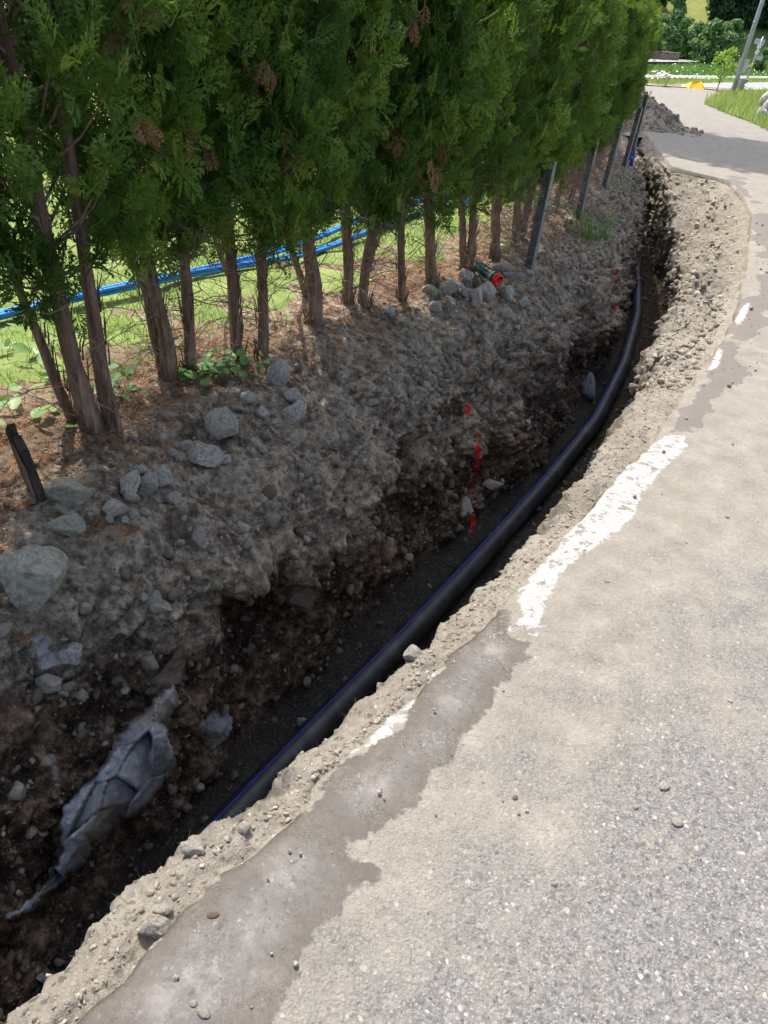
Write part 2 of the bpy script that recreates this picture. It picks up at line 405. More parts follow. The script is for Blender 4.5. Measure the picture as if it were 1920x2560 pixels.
cLB = curve([(-1, -1.10), (.42, -1.12), (.76, -1.15), (1.18, -1.19), (1.67, -1.20), (2.37, -1.22), (3.36, -1.16), (4.31, -1.10), (5.6, -1.22), (7.46, -1.50), (9.9, -2.08), (12, -2.65), (14, -3.3), (17.5, -4.8)])
cLT = curve([(-1, -1.55), (.9, -1.52), (1.05, -1.42), (1.27, -1.31), (1.59, -1.28), (1.92, -1.25), (2.16, -1.27), (2.78, -1.38), (3.32, -1.33), (3.98, -1.34), (4.65, -1.30), (5.82, -1.36), (7.25, -1.61), (8.6, -1.9), (10.6, -2.36), (12, -2.72), (14.2, -3.3), (17.5, -4.8)])
cT = curve([(-1, -1.95), (1.5, -1.93), (2.0, -2.02), (2.6, -2.0), (3.3, -1.98), (4.4, -1.90), (5.4, -1.93), (6.63, -2.12), (8.37, -2.48), (10.16, -2.87), (12, -3.33), (15, -4.2), (17.5, -4.95)])

def bell(x, c, r): return np.exp(-((x - c) / r) ** 2)

def build_trench():
    q = [-.25]
    while q[-1] < 17.4: q.append(q[-1] + .0075 * (1 + .33 * max(q[-1], 0)))
    q = np.array(q); nq = len(q)
    A, R, RB, LB, LT, T = (f(q) for f in (cA, cR, cRB, cLB, cLT, cT))
    o = np.ones(nq)
    z1 = np.stack([q, o * 0, o * 3.3], -1)
    stripdrop = np.interp(q, [0, 3, 4.5, 5.5, 9, 11, 12], [-.05, -.06, -.12, -.2, -.26, -.2, -.1])
    depth = np.interp(q, [-1, 10, 12, 14.5, 16.5, 17.5], [-1.05, -1.05, -1.0, -.8, -.3, 0])
    w1 = noise(z1, 1.7, 3); w2 = noise(z1 + 9, 2.6, 5)
    # profile control points from the road to the lawn: (across, height)
    ctl = [(A + .06, -.075 * o), (A - .0, -.06 * o), (R * .5 + A * .5, stripdrop * .55 - .02), (R + .02, stripdrop), (R - .035, stripdrop - .07),
           (RB * .6 + R * .4 + .02 * w1, depth * .5), (RB, depth * .95), (RB - .1, depth), (LB + .12, depth), (LB, depth * .95),
           (LB * .85 + LT * .15 - .02 + .05 * w2, depth * .72), (LT * .6 + LB * .4 - .02 + .05 * w1, depth * .5), (LT + .0 * q, -.27 * o), (LT * .87 + T * .13, -.15 * o),
           (LT * .5 + T * .5, -.025 + .03 * w1), (LT * .2 + T * .8, .06 + .02 * w2), (T + 0 * q, .095 * o), (T - .25, .10 * o), (T - .7, .085 * o), (T - 1.0, .03 * o)]
    per = [10, 22, 20, 10, 22, 26, 8, 42, 8, 30, 30, 28, 22, 52, 50, 34, 26, 18, 6]
    seg = []; par = []
    for k, m in enumerate(per):
        for j in range(m): seg.append(k); par.append(j / m)
    seg.append(len(per) - 1); par.append(1.0)
    seg = np.array(seg); par = np.array(par)
    CN = np.stack([c[0] for c in ctl], -1); CZ = np.stack([c[1] for c in ctl], -1)
    def cat(Cx):                                      # gently rounded polyline
        p0 = Cx[:, np.maximum(seg - 1, 0)]; p1 = Cx[:, seg]; p2 = Cx[:, seg + 1]; p3 = Cx[:, np.minimum(seg + 2, Cx.shape[1] - 1)]
        u = par[None]; tn = .28
        m1 = (p2 - p0) * tn; m2 = (p3 - p1) * tn
        return (2 * u ** 3 - 3 * u ** 2 + 1) * p1 + (u ** 3 - 2 * u ** 2 + u) * m1 + (-2 * u ** 3 + 3 * u ** 2) * p2 + (u ** 3 - u ** 2) * m2
    Nn, Z = cat(CN), cat(CZ)
    Q = np.repeat(q[:, None], Nn.shape[1], 1)
    s = seg[None] + par[None] + Q * 0
    wall = np.clip((s - 8.6) / .8, 0, 1) * np.clip((13.2 - s) / .8, 0, 1)
    # hollows under the bank where stones have fallen out
    for (q0, zz, rq, rz, dp) in HOLLOWS:
        Nn = Nn - wall * dp * bell(Q, q0, rq) * bell(Z, zz, rz)
    P = np.stack(xyz(Q, Nn, Z), -1)
    e1 = np.gradient(P, axis=0); e2 = np.gradient(P, axis=1)
    nr = np.cross(e1, e2); nr /= np.linalg.norm(nr, axis=2)[..., None] + 1e-12
    if nr[nq // 2, -20, 2] < 0: nr = -nr
    amp = np.interp(s, [0, 1, 1.3, 3, 4, 6, 7, 8, 9, 10, 12, 13, 14, 15.5, 17, 19], [0, .0, .35, .6, .9, 1.0, .45, .45, .8, 1.5, 1.6, 1.2, .75, .6, .5, .3])
    far = 1 + .05 * np.clip(Q, 0, 9)
    rub = np.clip((Q - 3.5) / 2, 0, 1) * np.clip((5.5 - s), 0, 1) * np.clip(s - 1, 0, 1)
    lo = fbm(P, 3.2, 2, 1) * .045 + fbm(P, 9, 2, 21) * (.012 + .014 * wall)
    hi = fbm(P, 26, 3, 40, .6) * .012
    rid = (1 - np.abs(noise(P, 14, 77))) ** 3 * .016 - .006
    lump = np.maximum(0, noise(P, 20, 91) - .25) * .035
    Pw = P + .02 * np.stack([noise(P, 12, 201), noise(P, 12, 202), noise(P, 12, 203)], -1)
    clod = np.clip(noise(P, 3.5, 210) * 1.6 + .55, .1, 1) * ((.55 - cells(Pw, 17, 300)) * .034 + (.55 - cells(Pw, 42, 310)) * .013)
    D = amp * (lo + hi + rid * np.clip(wall + .3, 0, 1) + lump * (wall * .9 + .15) + clod * np.interp(s, [0, 12.6, 13.4, 20], [1, 1, .5, .5])) * far + rub * (fbm(P, 13, 3, 55, .6) * .035 + np.maximum(0, noise(P, 17, 66)) * .05)
    # sharper lip on the road side
    P = P + nr * D[..., None]
    qq, nn = P[..., 0] * DV[0] + P[..., 1] * DV[1], P[..., 0] * NV[0] + P[..., 1] * NV[1]
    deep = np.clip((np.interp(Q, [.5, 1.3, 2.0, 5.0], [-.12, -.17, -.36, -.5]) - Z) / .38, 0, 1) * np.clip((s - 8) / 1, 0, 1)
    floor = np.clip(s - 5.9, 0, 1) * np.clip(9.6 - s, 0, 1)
    strip = np.clip((4.4 - s) / .6, 0, 1) * (1 - .55 * np.clip((Q - 4) / 3, 0, 1))
    rwall = np.clip((6.6 - s), 0, 1)
    litter = np.clip((s - 14.9) / 1.0, 0, 1) * np.clip(.55 + .9 * noise(P, 2.3, 101) + .55 * (Q < 1.9), 0, 1)
    damp = strip * np.clip(noise(P, 3.0, 130) * 2.2 - .9, 0, 1)
    red = np.zeros_like(Q); chalk = np.zeros_like(Q)
    for (px, py, rx, ry) in RED:
        d = ray(px, py); d = d / np.linalg.norm(d)
        k = (P - EYEP) @ d; off = P - EYEP - k[..., None] * d
        a = off @ CAMR / (k * K / FPX); b = off @ CAMU / (k * K / FPX)
        red = np.maximum(red, np.exp(-((a / rx) ** 2 + (b / ry) ** 2)) * (s > 8.5))
    chalk = np.clip(1 - np.abs(Q - .86) / .06, 0, 1) * (s > 11.8) * (s < 12.5) * 1.0
    at = dict(deep=deep, floor=floor, strip=strip, rwall=rwall, litter=litter, damp=damp, red=red, chalk=chalk)
    F = grid_faces(*Q.shape)
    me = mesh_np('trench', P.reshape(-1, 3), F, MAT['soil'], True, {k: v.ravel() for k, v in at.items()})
    ob = tag(obj('trench_ground', me), kind='structure')
    return ob, P, nr, s, Q

HOLLOWS = [(1.55, -.55, .17, .17, .42), (1.78, -.72, .14, .14, .14), (1.25, -.8, .2, .12, .12), (2.62, -.55, .2, .12, .36), (2.9, -.75, .3, .15, .12), (2.05, -.62, .12, .1, .12), (3.5, -.7, .25, .14, .14), (4.4, -.7, .3, .14, .14), (3.2, -.33, .16, .07, .12), (5.3, -.75, .4, .2, .1), (.6, -.85, .3, .12, .15)]
RED = [(1012, 782, 7, 14), (1010, 885, 8, 18), (1033, 938, 6, 7), (1033, 975, 8, 25), (1030, 1010, 6, 22), (1018, 1045, 5, 12), (1022, 1122, 8, 22), (1017, 1150, 4, 10), (1328, 660, 4, 22), (1333, 590, 3, 16), (1322, 620, 3, 8)]
trench, TP, TN, TS, TQ = build_trench()
_tF = grid_faces(*TQ.shape)
BVH = BVHTree.FromPolygons([tuple(v) for v in TP[::2, ::2].reshape(-1, 3)], grid_faces(*TP[::2, ::2].shape[:2]).tolist())
def on_soil(px, py):                                      # the point of the soil seen along a sight line
    d = Vector(ray(px, py)).normalized()
    h = BVH.ray_cast(Vector(EYEP), d)
    if h[0] is None:
        P, t = hit(px, py, 0); return Vector(P), Vector((0, 0, 1)), t
    nn = h[1] if h[1].dot(d) < 0 else -h[1]
    return h[0], nn, (h[0] - Vector(EYEP)).dot(Vector(FWD))

# ------------------------------------------------------------------ road
def sdf_poly(X, Y, poly):                                 # > 0 inside
    poly = np.asarray(poly, float); inside = np.zeros(X.shape, bool); dm = np.full(X.shape, 1e9)
    for i in range(len(poly)):
        a, b = poly[i], poly[(i + 1) % len(poly)]
        e = b - a; L2 = e @ e + 1e-12
        u = np.clip(((X - a[0]) * e[0] + (Y - a[1]) * e[1]) / L2, 0, 1)
        dm = np.minimum(dm, np.hypot(X - a[0] - u * e[0], Y - a[1] - u * e[1]))
        c = ((a[1] > Y) != (b[1] > Y)) & (X < (b[0] - a[0]) * (Y - a[1]) / (b[1] - a[1] + 1e-12) + a[0])
        inside ^= c
    return np.where(inside, dm, -dm)
def gp(pts): return [hit(a, b)[0][:2] for a, b in pts]
WET = [gp([(120, 2260), (150, 2200), (290, 2050), (380, 1970), (540, 1820), (640, 1735), (668, 1760), (690, 1680), (760, 1625), (830, 1590), (880, 1545), (905, 1480), (960, 1420), (935, 1375), (1090, 1302), (1112, 1340), (1095, 1366), (1150, 1385), (1150, 1412), (1080, 1490), (1040, 1560), (1010, 1585), (985, 1650), (940, 1670), (920, 1730), (860, 1775), (800, 1795), (765, 1815), (740, 1800), (760, 1860), (815, 1850), (832, 1885), (800, 1905), (740, 1960), (690, 2010), (655, 2080), (610, 2150), (560, 2230), (540, 2300), (100, 2300)])]
THIN = [gp([(1455, 930), (1465, 880), (1480, 840), (1560, 735), (1590, 780), (1610, 790), (1585, 850), (1540, 900), (1490, 925)]),
        gp([(1580, 690), (1610, 640), (1660, 600), (1680, 640), (1650, 690), (1600, 740)]),
        gp([(1622, 470), (1640, 440), (1700, 490), (1690, 560), (1640, 560)]),
        gp([(1590, 372), (1625, 420), (1640, 440), (1625, 440), (1570, 385)])]
WHITE = [gp([(1093, 1366), (1120, 1352), (1135, 1368), (1158, 1380), (1166, 1340), (1185, 1290), (1210, 1240), (1270, 1190), (1320, 1160), (1370, 1110), (1385, 1065), (1430, 1015), (1482, 965), (1478, 942), (1440, 938), (1400, 965), (1370, 985), (1330, 1020), (1290, 1068), (1230, 1130), (1205, 1180), (1150, 1240), (1118, 1285), (1128, 1330)]),
         gp([(742, 1622), (790, 1605), (850, 1575), (880, 1535), (895, 1495), (935, 1450), (962, 1412), (945, 1418), (905, 1460), (870, 1500), (830, 1540), (780, 1590)]),
         gp([(1530, 800), (1548, 760), (1556, 742), (1560, 760), (1552, 790)]), gp([(1588, 690), (1605, 660), (1620, 650), (1618, 668), (1606, 690), (1595, 705)]),
         gp([(1150, 1405), (1180, 1420), (1165, 1430)])]

def build_road():
    q = [-.6]
    while q[-1] < 50: q.append(q[-1] + .016 * (1 + .45 * max(q[-1], 0)))
    q = np.array(q)
    tt = [0.0]
    while tt[-1] < 24: tt.append(tt[-1] + .012 * (1 + .9 * tt[-1]))
    tt = np.array(tt)
    zz = np.stack([q, q * 0, q * 0], -1)
    edge = cA(q) + fbm(zz, 6, 3, 5) * .012 + noise(zz, 30, 9) * .007
    Q = np.repeat(q[:, None], len(tt), 1); Nn = edge[:, None] + tt[None]
    x, y, z = xyz(Q, Nn, 0.0)
    P = np.stack([x, y, z], -1)
    near = np.clip(1 - Q / 14, 0, 1)
    z = z + fbm(P, 1.2, 2, 3) * .010 + fbm(P, 9, 2, 13) * .0025 * near
    lipd = np.exp(-np.repeat(tt[None], len(q), 0) / .03) * .012
    z = z - lipd + .004 * (Q > 25)
    wet = np.maximum.reduce([sdf_poly(x, y, p) for p in WET])
    tj = fbm(P, 4.5, 4, 31, .6) * np.clip(Q * .018, .03, .13)
    thn = np.maximum.reduce([sdf_poly(x, y, p) for p in THIN]) + tj
    thin = thn > wet; wet = np.maximum(wet, thn)
    white = np.maximum.reduce([sdf_poly(x, y, p) for p in WHITE])
    tw = np.repeat(tt[None], len(q), 0)
    dust = np.clip(.95 - (tw - .1) / (.42 + .42 * Q.clip(0, 5)), -.3, 1) + .25 * np.clip((Q - 2) / 2, 0, 1) * np.clip(1 - tw / 4, 0, 1) + .9 * np.clip((Q - 8) / 6, 0, 1)
    # side face of the slab, going down into the soil
    nq, nt_ = Q.shape
    sx, sy, sz = xyz(q, edge - .004 + noise(zz, 45, 19) * .004, -.09)
    side = np.stack([sx, sy, sz], -1)
    PP = np.concatenate([side[:, None], np.stack([x, y, z], -1)], 1)
    def ext(a): return np.concatenate([a[:, :1], a], 1).ravel()
    me = mesh_np('road', PP.reshape(-1, 3), grid_faces(nq, nt_ + 1), MAT['asphalt'], True, dict(wet=ext(wet), white=ext(white), thin=ext(thin * 1.0), dust=ext(dust)))
    return tag(obj('road', me), kind='structure')
road = build_road()

# ------------------------------------------------------------------ lawn and far ground
def sheet(name, q, n0, n1s, dzf, mat, kind='structure'):
    Q = np.repeat(q[:, None], len(n1s), 1); N = n0[:, None] + n1s[None]
    x, y, z = xyz(Q, N, 0)
    z = z + dzf(np.stack([x, y, x * 0], -1), n1s[None] + 0 * Q)
    return tag(obj(name, mesh_np(name, np.stack([x, y, z], -1).reshape(-1, 3), grid_faces(*Q.shape), mat, True)), kind=kind)
ql = np.arange(-1.5, 17.6, .06)
lawn = sheet('lawn', ql, cT(ql) - .22, -np.concatenate([np.arange(0, 3, .05), np.arange(3, 30, .5)]), lambda P, o: .085 + fbm(P, 2.2, 3, 8) * .02 + np.minimum(-o * .05, .02), MAT['lawn'])

def poly_sheet(name, pts, mat, dz, kind='structure', thick=0):
    V = [(p[0], p[1], -SLOPE * p[1] + dz) for p in pts]
    me = bpy.data.meshes.new(name); me.from_pydata(V, [], [list(range(len(V)))]); me.update()
    if me.polygons[0].normal.z < 0: me.flip_normals()
    me.materials.append(mat)
    return tag(obj(name, me), kind=kind)
HILL0 = 112.0
def hill_z(x, y):
    x = np.asarray(x, float); y = np.asarray(y, float)
    base = -SLOPE * np.minimum(y, HILL0)
    u = np.maximum(y - HILL0, 0)
    return base + .42 * u + 2.0 * noise(np.stack([x, y, x * 0], -1), .02, 3) * np.clip(u / 25, 0, 1)
gx = np.concatenate([np.arange(-120, 0, 8), np.arange(0, 80, 2.0), np.arange(80, 200, 8)]); gy = np.concatenate([np.arange(21, HILL0, 2.0), np.arange(HILL0, 320, 5)])
X, Y = np.meshgrid(gx, gy)
near = Y < HILL0
Zm = hill_z(X, Y) - .05
def part_sheet(name, mask_rows, mat):
    r = np.where(mask_rows)[0]
    P = np.stack([X[r], Y[r], Zm[r]], -1)
    return tag(obj(name, mesh_np(name, P.reshape(-1, 3), grid_faces(*P.shape[:2]), mat, True)), kind='structure')
part_sheet('meadow', gy <= HILL0, MAT['meadow']); part_sheet('hillside', gy >= HILL0, MAT['hill'])
def gpz(pts): return [hit(a, b)[0][:2] for a, b in pts]
poly_sheet('dirt_verge', gpz([(1340, 178.5), (1480, 186), (1560, 192.5), (1700, 203), (1700, 208), (1560, 196.5), (1480, 190), (1340, 182.5)]), MAT['dirt'], .03)
poly_sheet('grass_strip', gpz([(1340, 171), (1700, 171), (1700, 205), (1560, 193), (1480, 186.4), (1340, 179)]), MAT['meadow'], .01)
poly_sheet('junction_road', gpz([(1440, 185), (1560, 180), (1700, 179), (1700, 203.5), (1560, 193), (1480, 186.8)]), MAT['far_road'], .04)
poly_sheet('valley_road', gpz([(1340, 167.5), (1700, 168.5), (1700, 172.5), (1340, 171)]), MAT['far_road'], .12)
poly_sheet('parking_apron', gpz([(1340, 128), (1462, 132.5), (1530, 137), (1462, 139), (1340, 141)]), MAT['far_road'], .20)

# ------------------------------------------------------------------ thuja hedge
def make_frond(seed, nodes=9, sub=4):
    r = np.random.default_rng(seed); V = []; F = []
    def tri(a, b, wd):
        a = np.array(a); b = np.array(b); dd = b - a; L = np.linalg.norm(dd) + 1e-9
        pr = np.array([-dd[1], dd[0]]) / L * wd
        k = len(V); m = a * .45 + b * .55
        V.extend([a - pr * .5, m + pr, b, m - pr]); F.append((k, k + 1, k + 2)); F.append((k, k + 2, k + 3))
    def thin(a, b, wd):
        a = np.array(a); b = np.array(b); dd = b - a; L = np.linalg.norm(dd) + 1e-9
        pr = np.array([-dd[1], dd[0]]) / L * wd; k = len(V)
        V.extend([a - pr, a + pr, b]); F.append((k, k + 1, k + 2))
    thin((0, 0), (r.uniform(-.05, .05), 1.0), .022)
    for i in range(nodes):
        t = .14 + .8 * i / nodes; sgn = 1 if i % 2 else -1
        L = (.50 * (1 - t) ** .7 + .10) * r.uniform(.75, 1.15); an = math.radians(r.uniform(32, 52)) * sgn
        a = np.array((0, t)); e = a + L * np.array((math.sin(an), math.cos(an)))
        tri(a, e, .030)
        for j in range(sub):
            u = .25 + .7 * j / sub; b = a * (1 - u) + e * u; s2 = 1 if j % 2 else -1
            l2 = L * .42 * (1.1 - u) + .05; a2 = an + s2 * math.radians(r.uniform(30, 50))
            thin(b, b + l2 * np.array((math.sin(a2), math.cos(a2))), .028)
    V = np.array(V); Z = -.22 * V[:, 1] ** 2 - .25 * np.abs(V[:, 0]) ** 1.5 + .02 * r.standard_normal(len(V))
    return np.column_stack([V, Z]), np.array(F)
FRONDS = [make_frond(s) for s in range(5)]
LOWF = [make_frond(30 + s, 6, 1) for s in range(3)]
def frame(ax, nm):                                        # rows of rotation matrices from axis and normal arrays
    ax = ax / (np.linalg.norm(ax, axis=1)[:, None] + 1e-9)
    nm = nm - ax * np.sum(ax * nm, 1)[:, None]; nm = nm / (np.linalg.norm(nm, axis=1)[:, None] + 1e-9)
    return np.stack([np.cross(ax, nm), ax, nm], -1)
def scatter(src, pos, R, size, rnd, kind=None):
    Vs, Fs, As, off = [], [], [], 0
    kind = RNG.integers(0, len(src), len(pos)) if kind is None else kind
    for k, (v, f) in enumerate(src):
        m = np.where(kind == k)[0]
        if not len(m): continue
        W = np.einsum('nij,vj->nvi', R[m], v) * size[m][:, None, None] + pos[m][:, None]
        Vs.append(W.reshape(-1, 3)); Fs.append((f[None] + (np.arange(len(m)) * len(v))[:, None, None]).reshape(-1, f.shape[1]) + off)
        As.append(np.repeat(rnd[m], len(v))); off += len(m) * len(v)
    return np.concatenate(Vs), np.concatenate(Fs), np.concatenate(As)

def crown_mesh(seed, top=1.78, low=.50, rad=.30, nb=84):
    r = np.random.default_rng(seed); pos = []; ax = []; sz = []; br = MB(); clr = []
    for b in range(nb):
        u = (b + r.random()) / nb
        z0 = low - .12 + (top - low - .05) * u ** .92
        az = r.random() * 6.283
        rr = rad * (1.06 - .55 * max(0, (u - .72) / .28) ** 1.6 - .38 * max(0, (.13 - u) / .13)) * r.uniform(.7, 1.14)
        out = np.array([math.cos(az), math.sin(az), 0]); rise = r.uniform(.35, .95) * rr
        P0 = np.array([0, 0, z0]); P1 = P0 + out * rr + np.array([0, 0, rise])
        if P1[2] > top: P1[2] = top - r.random() * .06
        mid = (P0 + P1) / 2 + np.array([0, 0, -.03])
        br.tube([P0, mid, P1], [.006, .004, .0015], 3, False)
        m = int(r.uniform(21, 31)); tone = r.random()
        for k in range(m):
            t = r.uniform(.30, 1.05) ** .8
            p = (1 - t) ** 2 * P0 + 2 * t * (1 - t) * mid + t * t * P1
            p = p + r.standard_normal(3) * np.array([.035, .035, .045])
            a = out * r.uniform(.3, 1.0) + np.array([0, 0, r.uniform(-.15, 1.25)]) + r.standard_normal(3) * .42
            pos.append(p); ax.append(a); sz.append(r.uniform(.055, .13)); clr.append(np.clip(tone * .5 + r.random() * .5 + (t - .8) * .25, 0, 1))
    pos = np.array(pos); ax = np.array(ax); sz = np.array(sz)
    nm = np.column_stack([r.standard_normal(len(pos)), r.standard_normal(len(pos)), r.standard_normal(len(pos)) * .5])
    nm += np.column_stack([pos[:, 0], pos[:, 1], pos[:, 2] * 0]) * 3
    V, F, A = scatter(FRONDS, pos, frame(ax, nm), sz, np.array(clr))
    return mesh_np('crown', V, F, MAT['thuja'], False, dict(rnd=A)), br.mesh('branches', MAT['twig'])
CROWNS = [crown_mesh(100 + k) for k in range(4)]

def twig_mesh(seed, n=46, zmax=.72, reach=.3):
    r = np.random.default_rng(seed); mb = MB()
    def grow(p, d, L, rad, lev):
        k = 4; pts = [p]
        for i in range(k):
            d = d + r.standard_normal(3) * .28; d /= np.linalg.norm(d); pts.append(pts[-1] + d * L / k)
        mb.tube(pts, np.linspace(rad, rad * .35, k + 1), 3, False)
        if lev > 0:
            for j in range(r.integers(2, 4)):
                b = pts[r.integers(1, k + 1)]
                d2 = d + r.standard_normal(3) * .75; d2 /= np.linalg.norm(d2)
                grow(b, d2, L * r.uniform(.35, .65), rad * .6, lev - 1)
    for b in range(n):
        az = r.random() * 6.283; z = r.uniform(.03, zmax)
        d = np.array([math.cos(az), math.sin(az), r.uniform(-.25, .9)])
        grow(np.array([.02 * math.cos(az), .02 * math.sin(az), z]), d / np.linalg.norm(d), r.uniform(.12, reach), r.uniform(.0016, .0034), 1)
    return mb.mesh('bare_twigs', MAT['twig'])
TWIGS = [twig_mesh(40 + k) for k in range(4)]

def trunk_mb(mb, pts, rads, seed, sides=11):
    pts = np.array(pts, float); t = np.linspace(0, 1, len(pts)); tt = np.linspace(0, 1, 22)
    P = np.column_stack([np.interp(tt, t, pts[:, i]) for i in range(3)])
    P[:, :2] += noise(np.column_stack([tt * 5, tt * 0 + seed, tt * 0]), 1, seed)[:, None] * .010
    Rr = np.interp(tt, t, rads) * (1 + .8 * np.exp(-tt / .05) * .6)
    m0 = len(mb.V); mb.tube(P, Rr, sides, True)
    V = mb.V[-1]; c = np.repeat(P, sides, 0)
    an = np.tile(np.arange(sides), len(P))
    k = 1 + .30 * noise(np.column_stack([an * .9, np.repeat(tt * 6, sides), an * 0 + seed]), 1.0, seed + 5)
    mb.V[-1] = c + (V - c) * k[:, None]
def shreds(mb, pts, rads, r, n=60):                       # peeling strips of bark
    pts = np.array(pts)
    for k in range(n):
        t = r.random(); i = min(int(t * (len(pts) - 1)), len(pts) - 2); f = t * (len(pts) - 1) - i
        p = pts[i] * (1 - f) + pts[i + 1] * f; rd = np.interp(t, np.linspace(0, 1, len(rads)), rads)
        az = r.random() * 6.283; o = np.array([math.cos(az), math.sin(az), 0])
        L = r.uniform(.04, .12); a = p + o * rd * .98
        mb.tube([a, a + o * .004 + np.array([0, 0, L * .5]), a + o * r.uniform(.004, .022) + np.array([0, 0, L])], [.004, .003, .001], 3, False)

DEAD_TREE = {1: 2, 3: 2, 5: 3, 6: 2, 9: 3, 11: 2, 15: 2, 18: 2}
HEDGE = 'thuja trees planted in the hedge row'
tree_no = [0]
def thuja(base, stems, label, zs=1.0, rs=1.0):
    i = tree_no[0]; tree_no[0] += 1
    r = np.random.default_rng(900 + i)
    root = tag(empty('thuja_tree', base), label, 'thuja', HEDGE)
    mb = MB(); lean = None
    for k, (pts, rads) in enumerate(stems):
        pts = [np.array(p) - np.array(base) for p in pts]
        pts = [pts[0] - np.array([0, 0, .06])] + pts; rads = [x * .88 for x in rads]
        rads = [rads[0] * 1.15] + list(rads)
        top = pts[-1] + (pts[-1] - pts[-2]) / (np.linalg.norm(pts[-1] - pts[-2]) + 1e-9) * .8
        top = np.array([top[0] * .6 + pts[-1][0] * .4, top[1] * .6 + pts[-1][1] * .4, max(top[2], 1.2)])
        trunk_mb(mb, pts + [top], rads + [rads[-1] * .45], 10 * i + k)
        shreds(mb, pts, rads, r)
        if k == 0: lean = pts[-1]
    mb.build('trunk', MAT['bark'], root, True)
    cm, bm_ = CROWNS[i % 4]
    rz = r.random() * 6.283
    c = obj('crown', cm, root); c.location = (lean[0] * .9, lean[1] * .9, max(0, .09 - .009 * i) if i > 2 else .05); c.rotation_euler = (0, 0, rz); c.scale = (rs, rs, zs)
    b = obj('branches', bm_, c)
    tw = obj('bare_twigs', TWIGS[(i * 3 + 1) % 4], root); tw.rotation_euler = (0, 0, r.random() * 6.283)
    if i > 13 and i < 28:
        tw2 = obj('bare_twigs', TWIGS[(i * 3 + 2) % 4], root); tw2.rotation_euler = (0, 0, r.random() * 6.283); tw2.scale = (1.25, 1.25, .85)
    for k in range(DEAD_TREE.get(i, 0)):                  # brown dead sprays on the trench side
        m = 7; az = math.atan2(NV[1], NV[0]) + r.uniform(-.9, .9)
        z = r.uniform(.62, 1.35); pc = np.array([math.cos(az), math.sin(az), 0]) * .29 * rs + np.array([lean[0] * .9, lean[1] * .9, z])
        pos = pc + r.standard_normal((m, 3)) * .025
        axs = np.column_stack([r.standard_normal(m) * .4 + math.cos(az) * .3, r.standard_normal(m) * .4 + math.sin(az) * .3, -np.ones(m) * .9])
        V, F, A = scatter(FRONDS, pos, frame(axs, r.standard_normal((m, 3))), r.uniform(.05, .10, m), r.random(m))
        d = tag(obj('dead_spray', mesh_np('dead_spray', V, F, MAT['dead_leaf'], False, dict(rnd=A)), root), kind='stuff')
        d['label'] = 'withered orange brown spray hanging in the green'
    return root
def stem(b, t, dz=.1, r0=.033, r1=.024, bend=None):
    B, dep = on_soil(*b)[0], 0
    B = np.array(B); nb = qn(B)[1]
    T, _ = hit_n(t[0], t[1], nb)
    pts = [B]
    if bend: pts.append(hit_n(bend[0], bend[1], nb)[0])
    pts.append(T)
    return pts, [r0] + ([(r0 + r1) / 2] if bend else []) + [r1]
# three added left of the picture to carry on the hedge and its shade
for q_, lb in ((1.02, 'thuja at the left border, only its low hanging foliage in view'), (.55, 'thuja left of the picture added to shade the near end of the trench'), (.1, 'thuja nearest the viewer added for shade outside the left border')):
    P = np.array(xyz(q_, float(cT(q_)) - .08, .1)); thuja(P, [([P, P + np.array([-.05, .0, .5])], [.032, .025])], lb, 1.05, .95)
NEAR = [
    ([stem((198, 925), (92, 470), .1, .036, .028, (150, 740)), stem((238, 920), (170, 490), .1, .030, .022, (215, 740)), stem((165, 905), (45, 630), .1, .022, .016)], 'leaning thuja with three bare stems beside the broken wooden stake'),
    ([stem((367, 815), (292, 470), .1, .034, .024, (345, 690)), stem((352, 800), (262, 520), .1, .022, .014, (318, 650))], 'thuja with a forked leaning trunk left of the round-leaved weed'),
    ([stem((410, 798), (390, 470), .1, .026, .02, (402, 650))], 'slim thuja rising straight out of the round-leaved weed patch'),
    ([stem((515, 765), (488, 450), .1, .028, .022, (507, 640)), stem((512, 640), (445, 470), .1, .014, .009)], 'thuja with a thin side limb right of the round-leaved weed patch'),
    ([stem((563, 767), (568, 440), .1, .024, .021)], 'single pole-straight thuja just right of the side-limbed one'),
    ([stem((677, 697), (650, 410), .1, .041, .03, (678, 600)), stem((662, 640), (615, 500), .1, .022, .013)], 'stoutest thuja, with bark flaking off at the foot'),
    ([stem((752, 655), (748, 370), .1, .031, .026)], 'upright thuja forming the left half of a close pair'),
    ([stem((788, 657), (822, 360), .1, .033, .024, (800, 540)), stem((800, 560), (862, 380), .1, .013, .008)], 'right-leaning thuja forming the right half of a close pair'),
    ([stem((866, 650), (862, 430), .1, .027, .022)], 'thuja directly right of the close pair'),
    ([stem((932, 612), (926, 440), .1, .036, .03)], 'thick-trunked thuja left of the spray can stones'),
    ([stem((1002, 585), (994, 440), .1, .024, .02), stem((1016, 588), (1024, 420), .1, .027, .022)], 'two-stemmed thuja directly behind the spray can'),
    ([stem((1068, 560), (1074, 420), .1, .038, .032)], 'broad-trunked thuja between the spray can and the first steel post'),
    ([stem((1112, 530), (1122, 410), .1, .03, .024)], 'thuja hidden partly by the first steel post'),
]
for st, lb in NEAR: thuja(st[0][0][0], st, lb, 1.12 - .01 * tree_no[0], 1.0 if tree_no[0] < 5 else .86)
ORD = ['first', 'second', 'third', 'fourth', 'fifth', 'sixth', 'seventh', 'eighth', 'ninth', 'tenth', 'eleventh', 'twelfth', 'thirteenth', 'fourteenth', 'fifteenth', 'sixteenth', 'seventeenth', 'eighteenth', 'nineteenth', 'twentieth', 'last']
qf = 5.45; k = 0
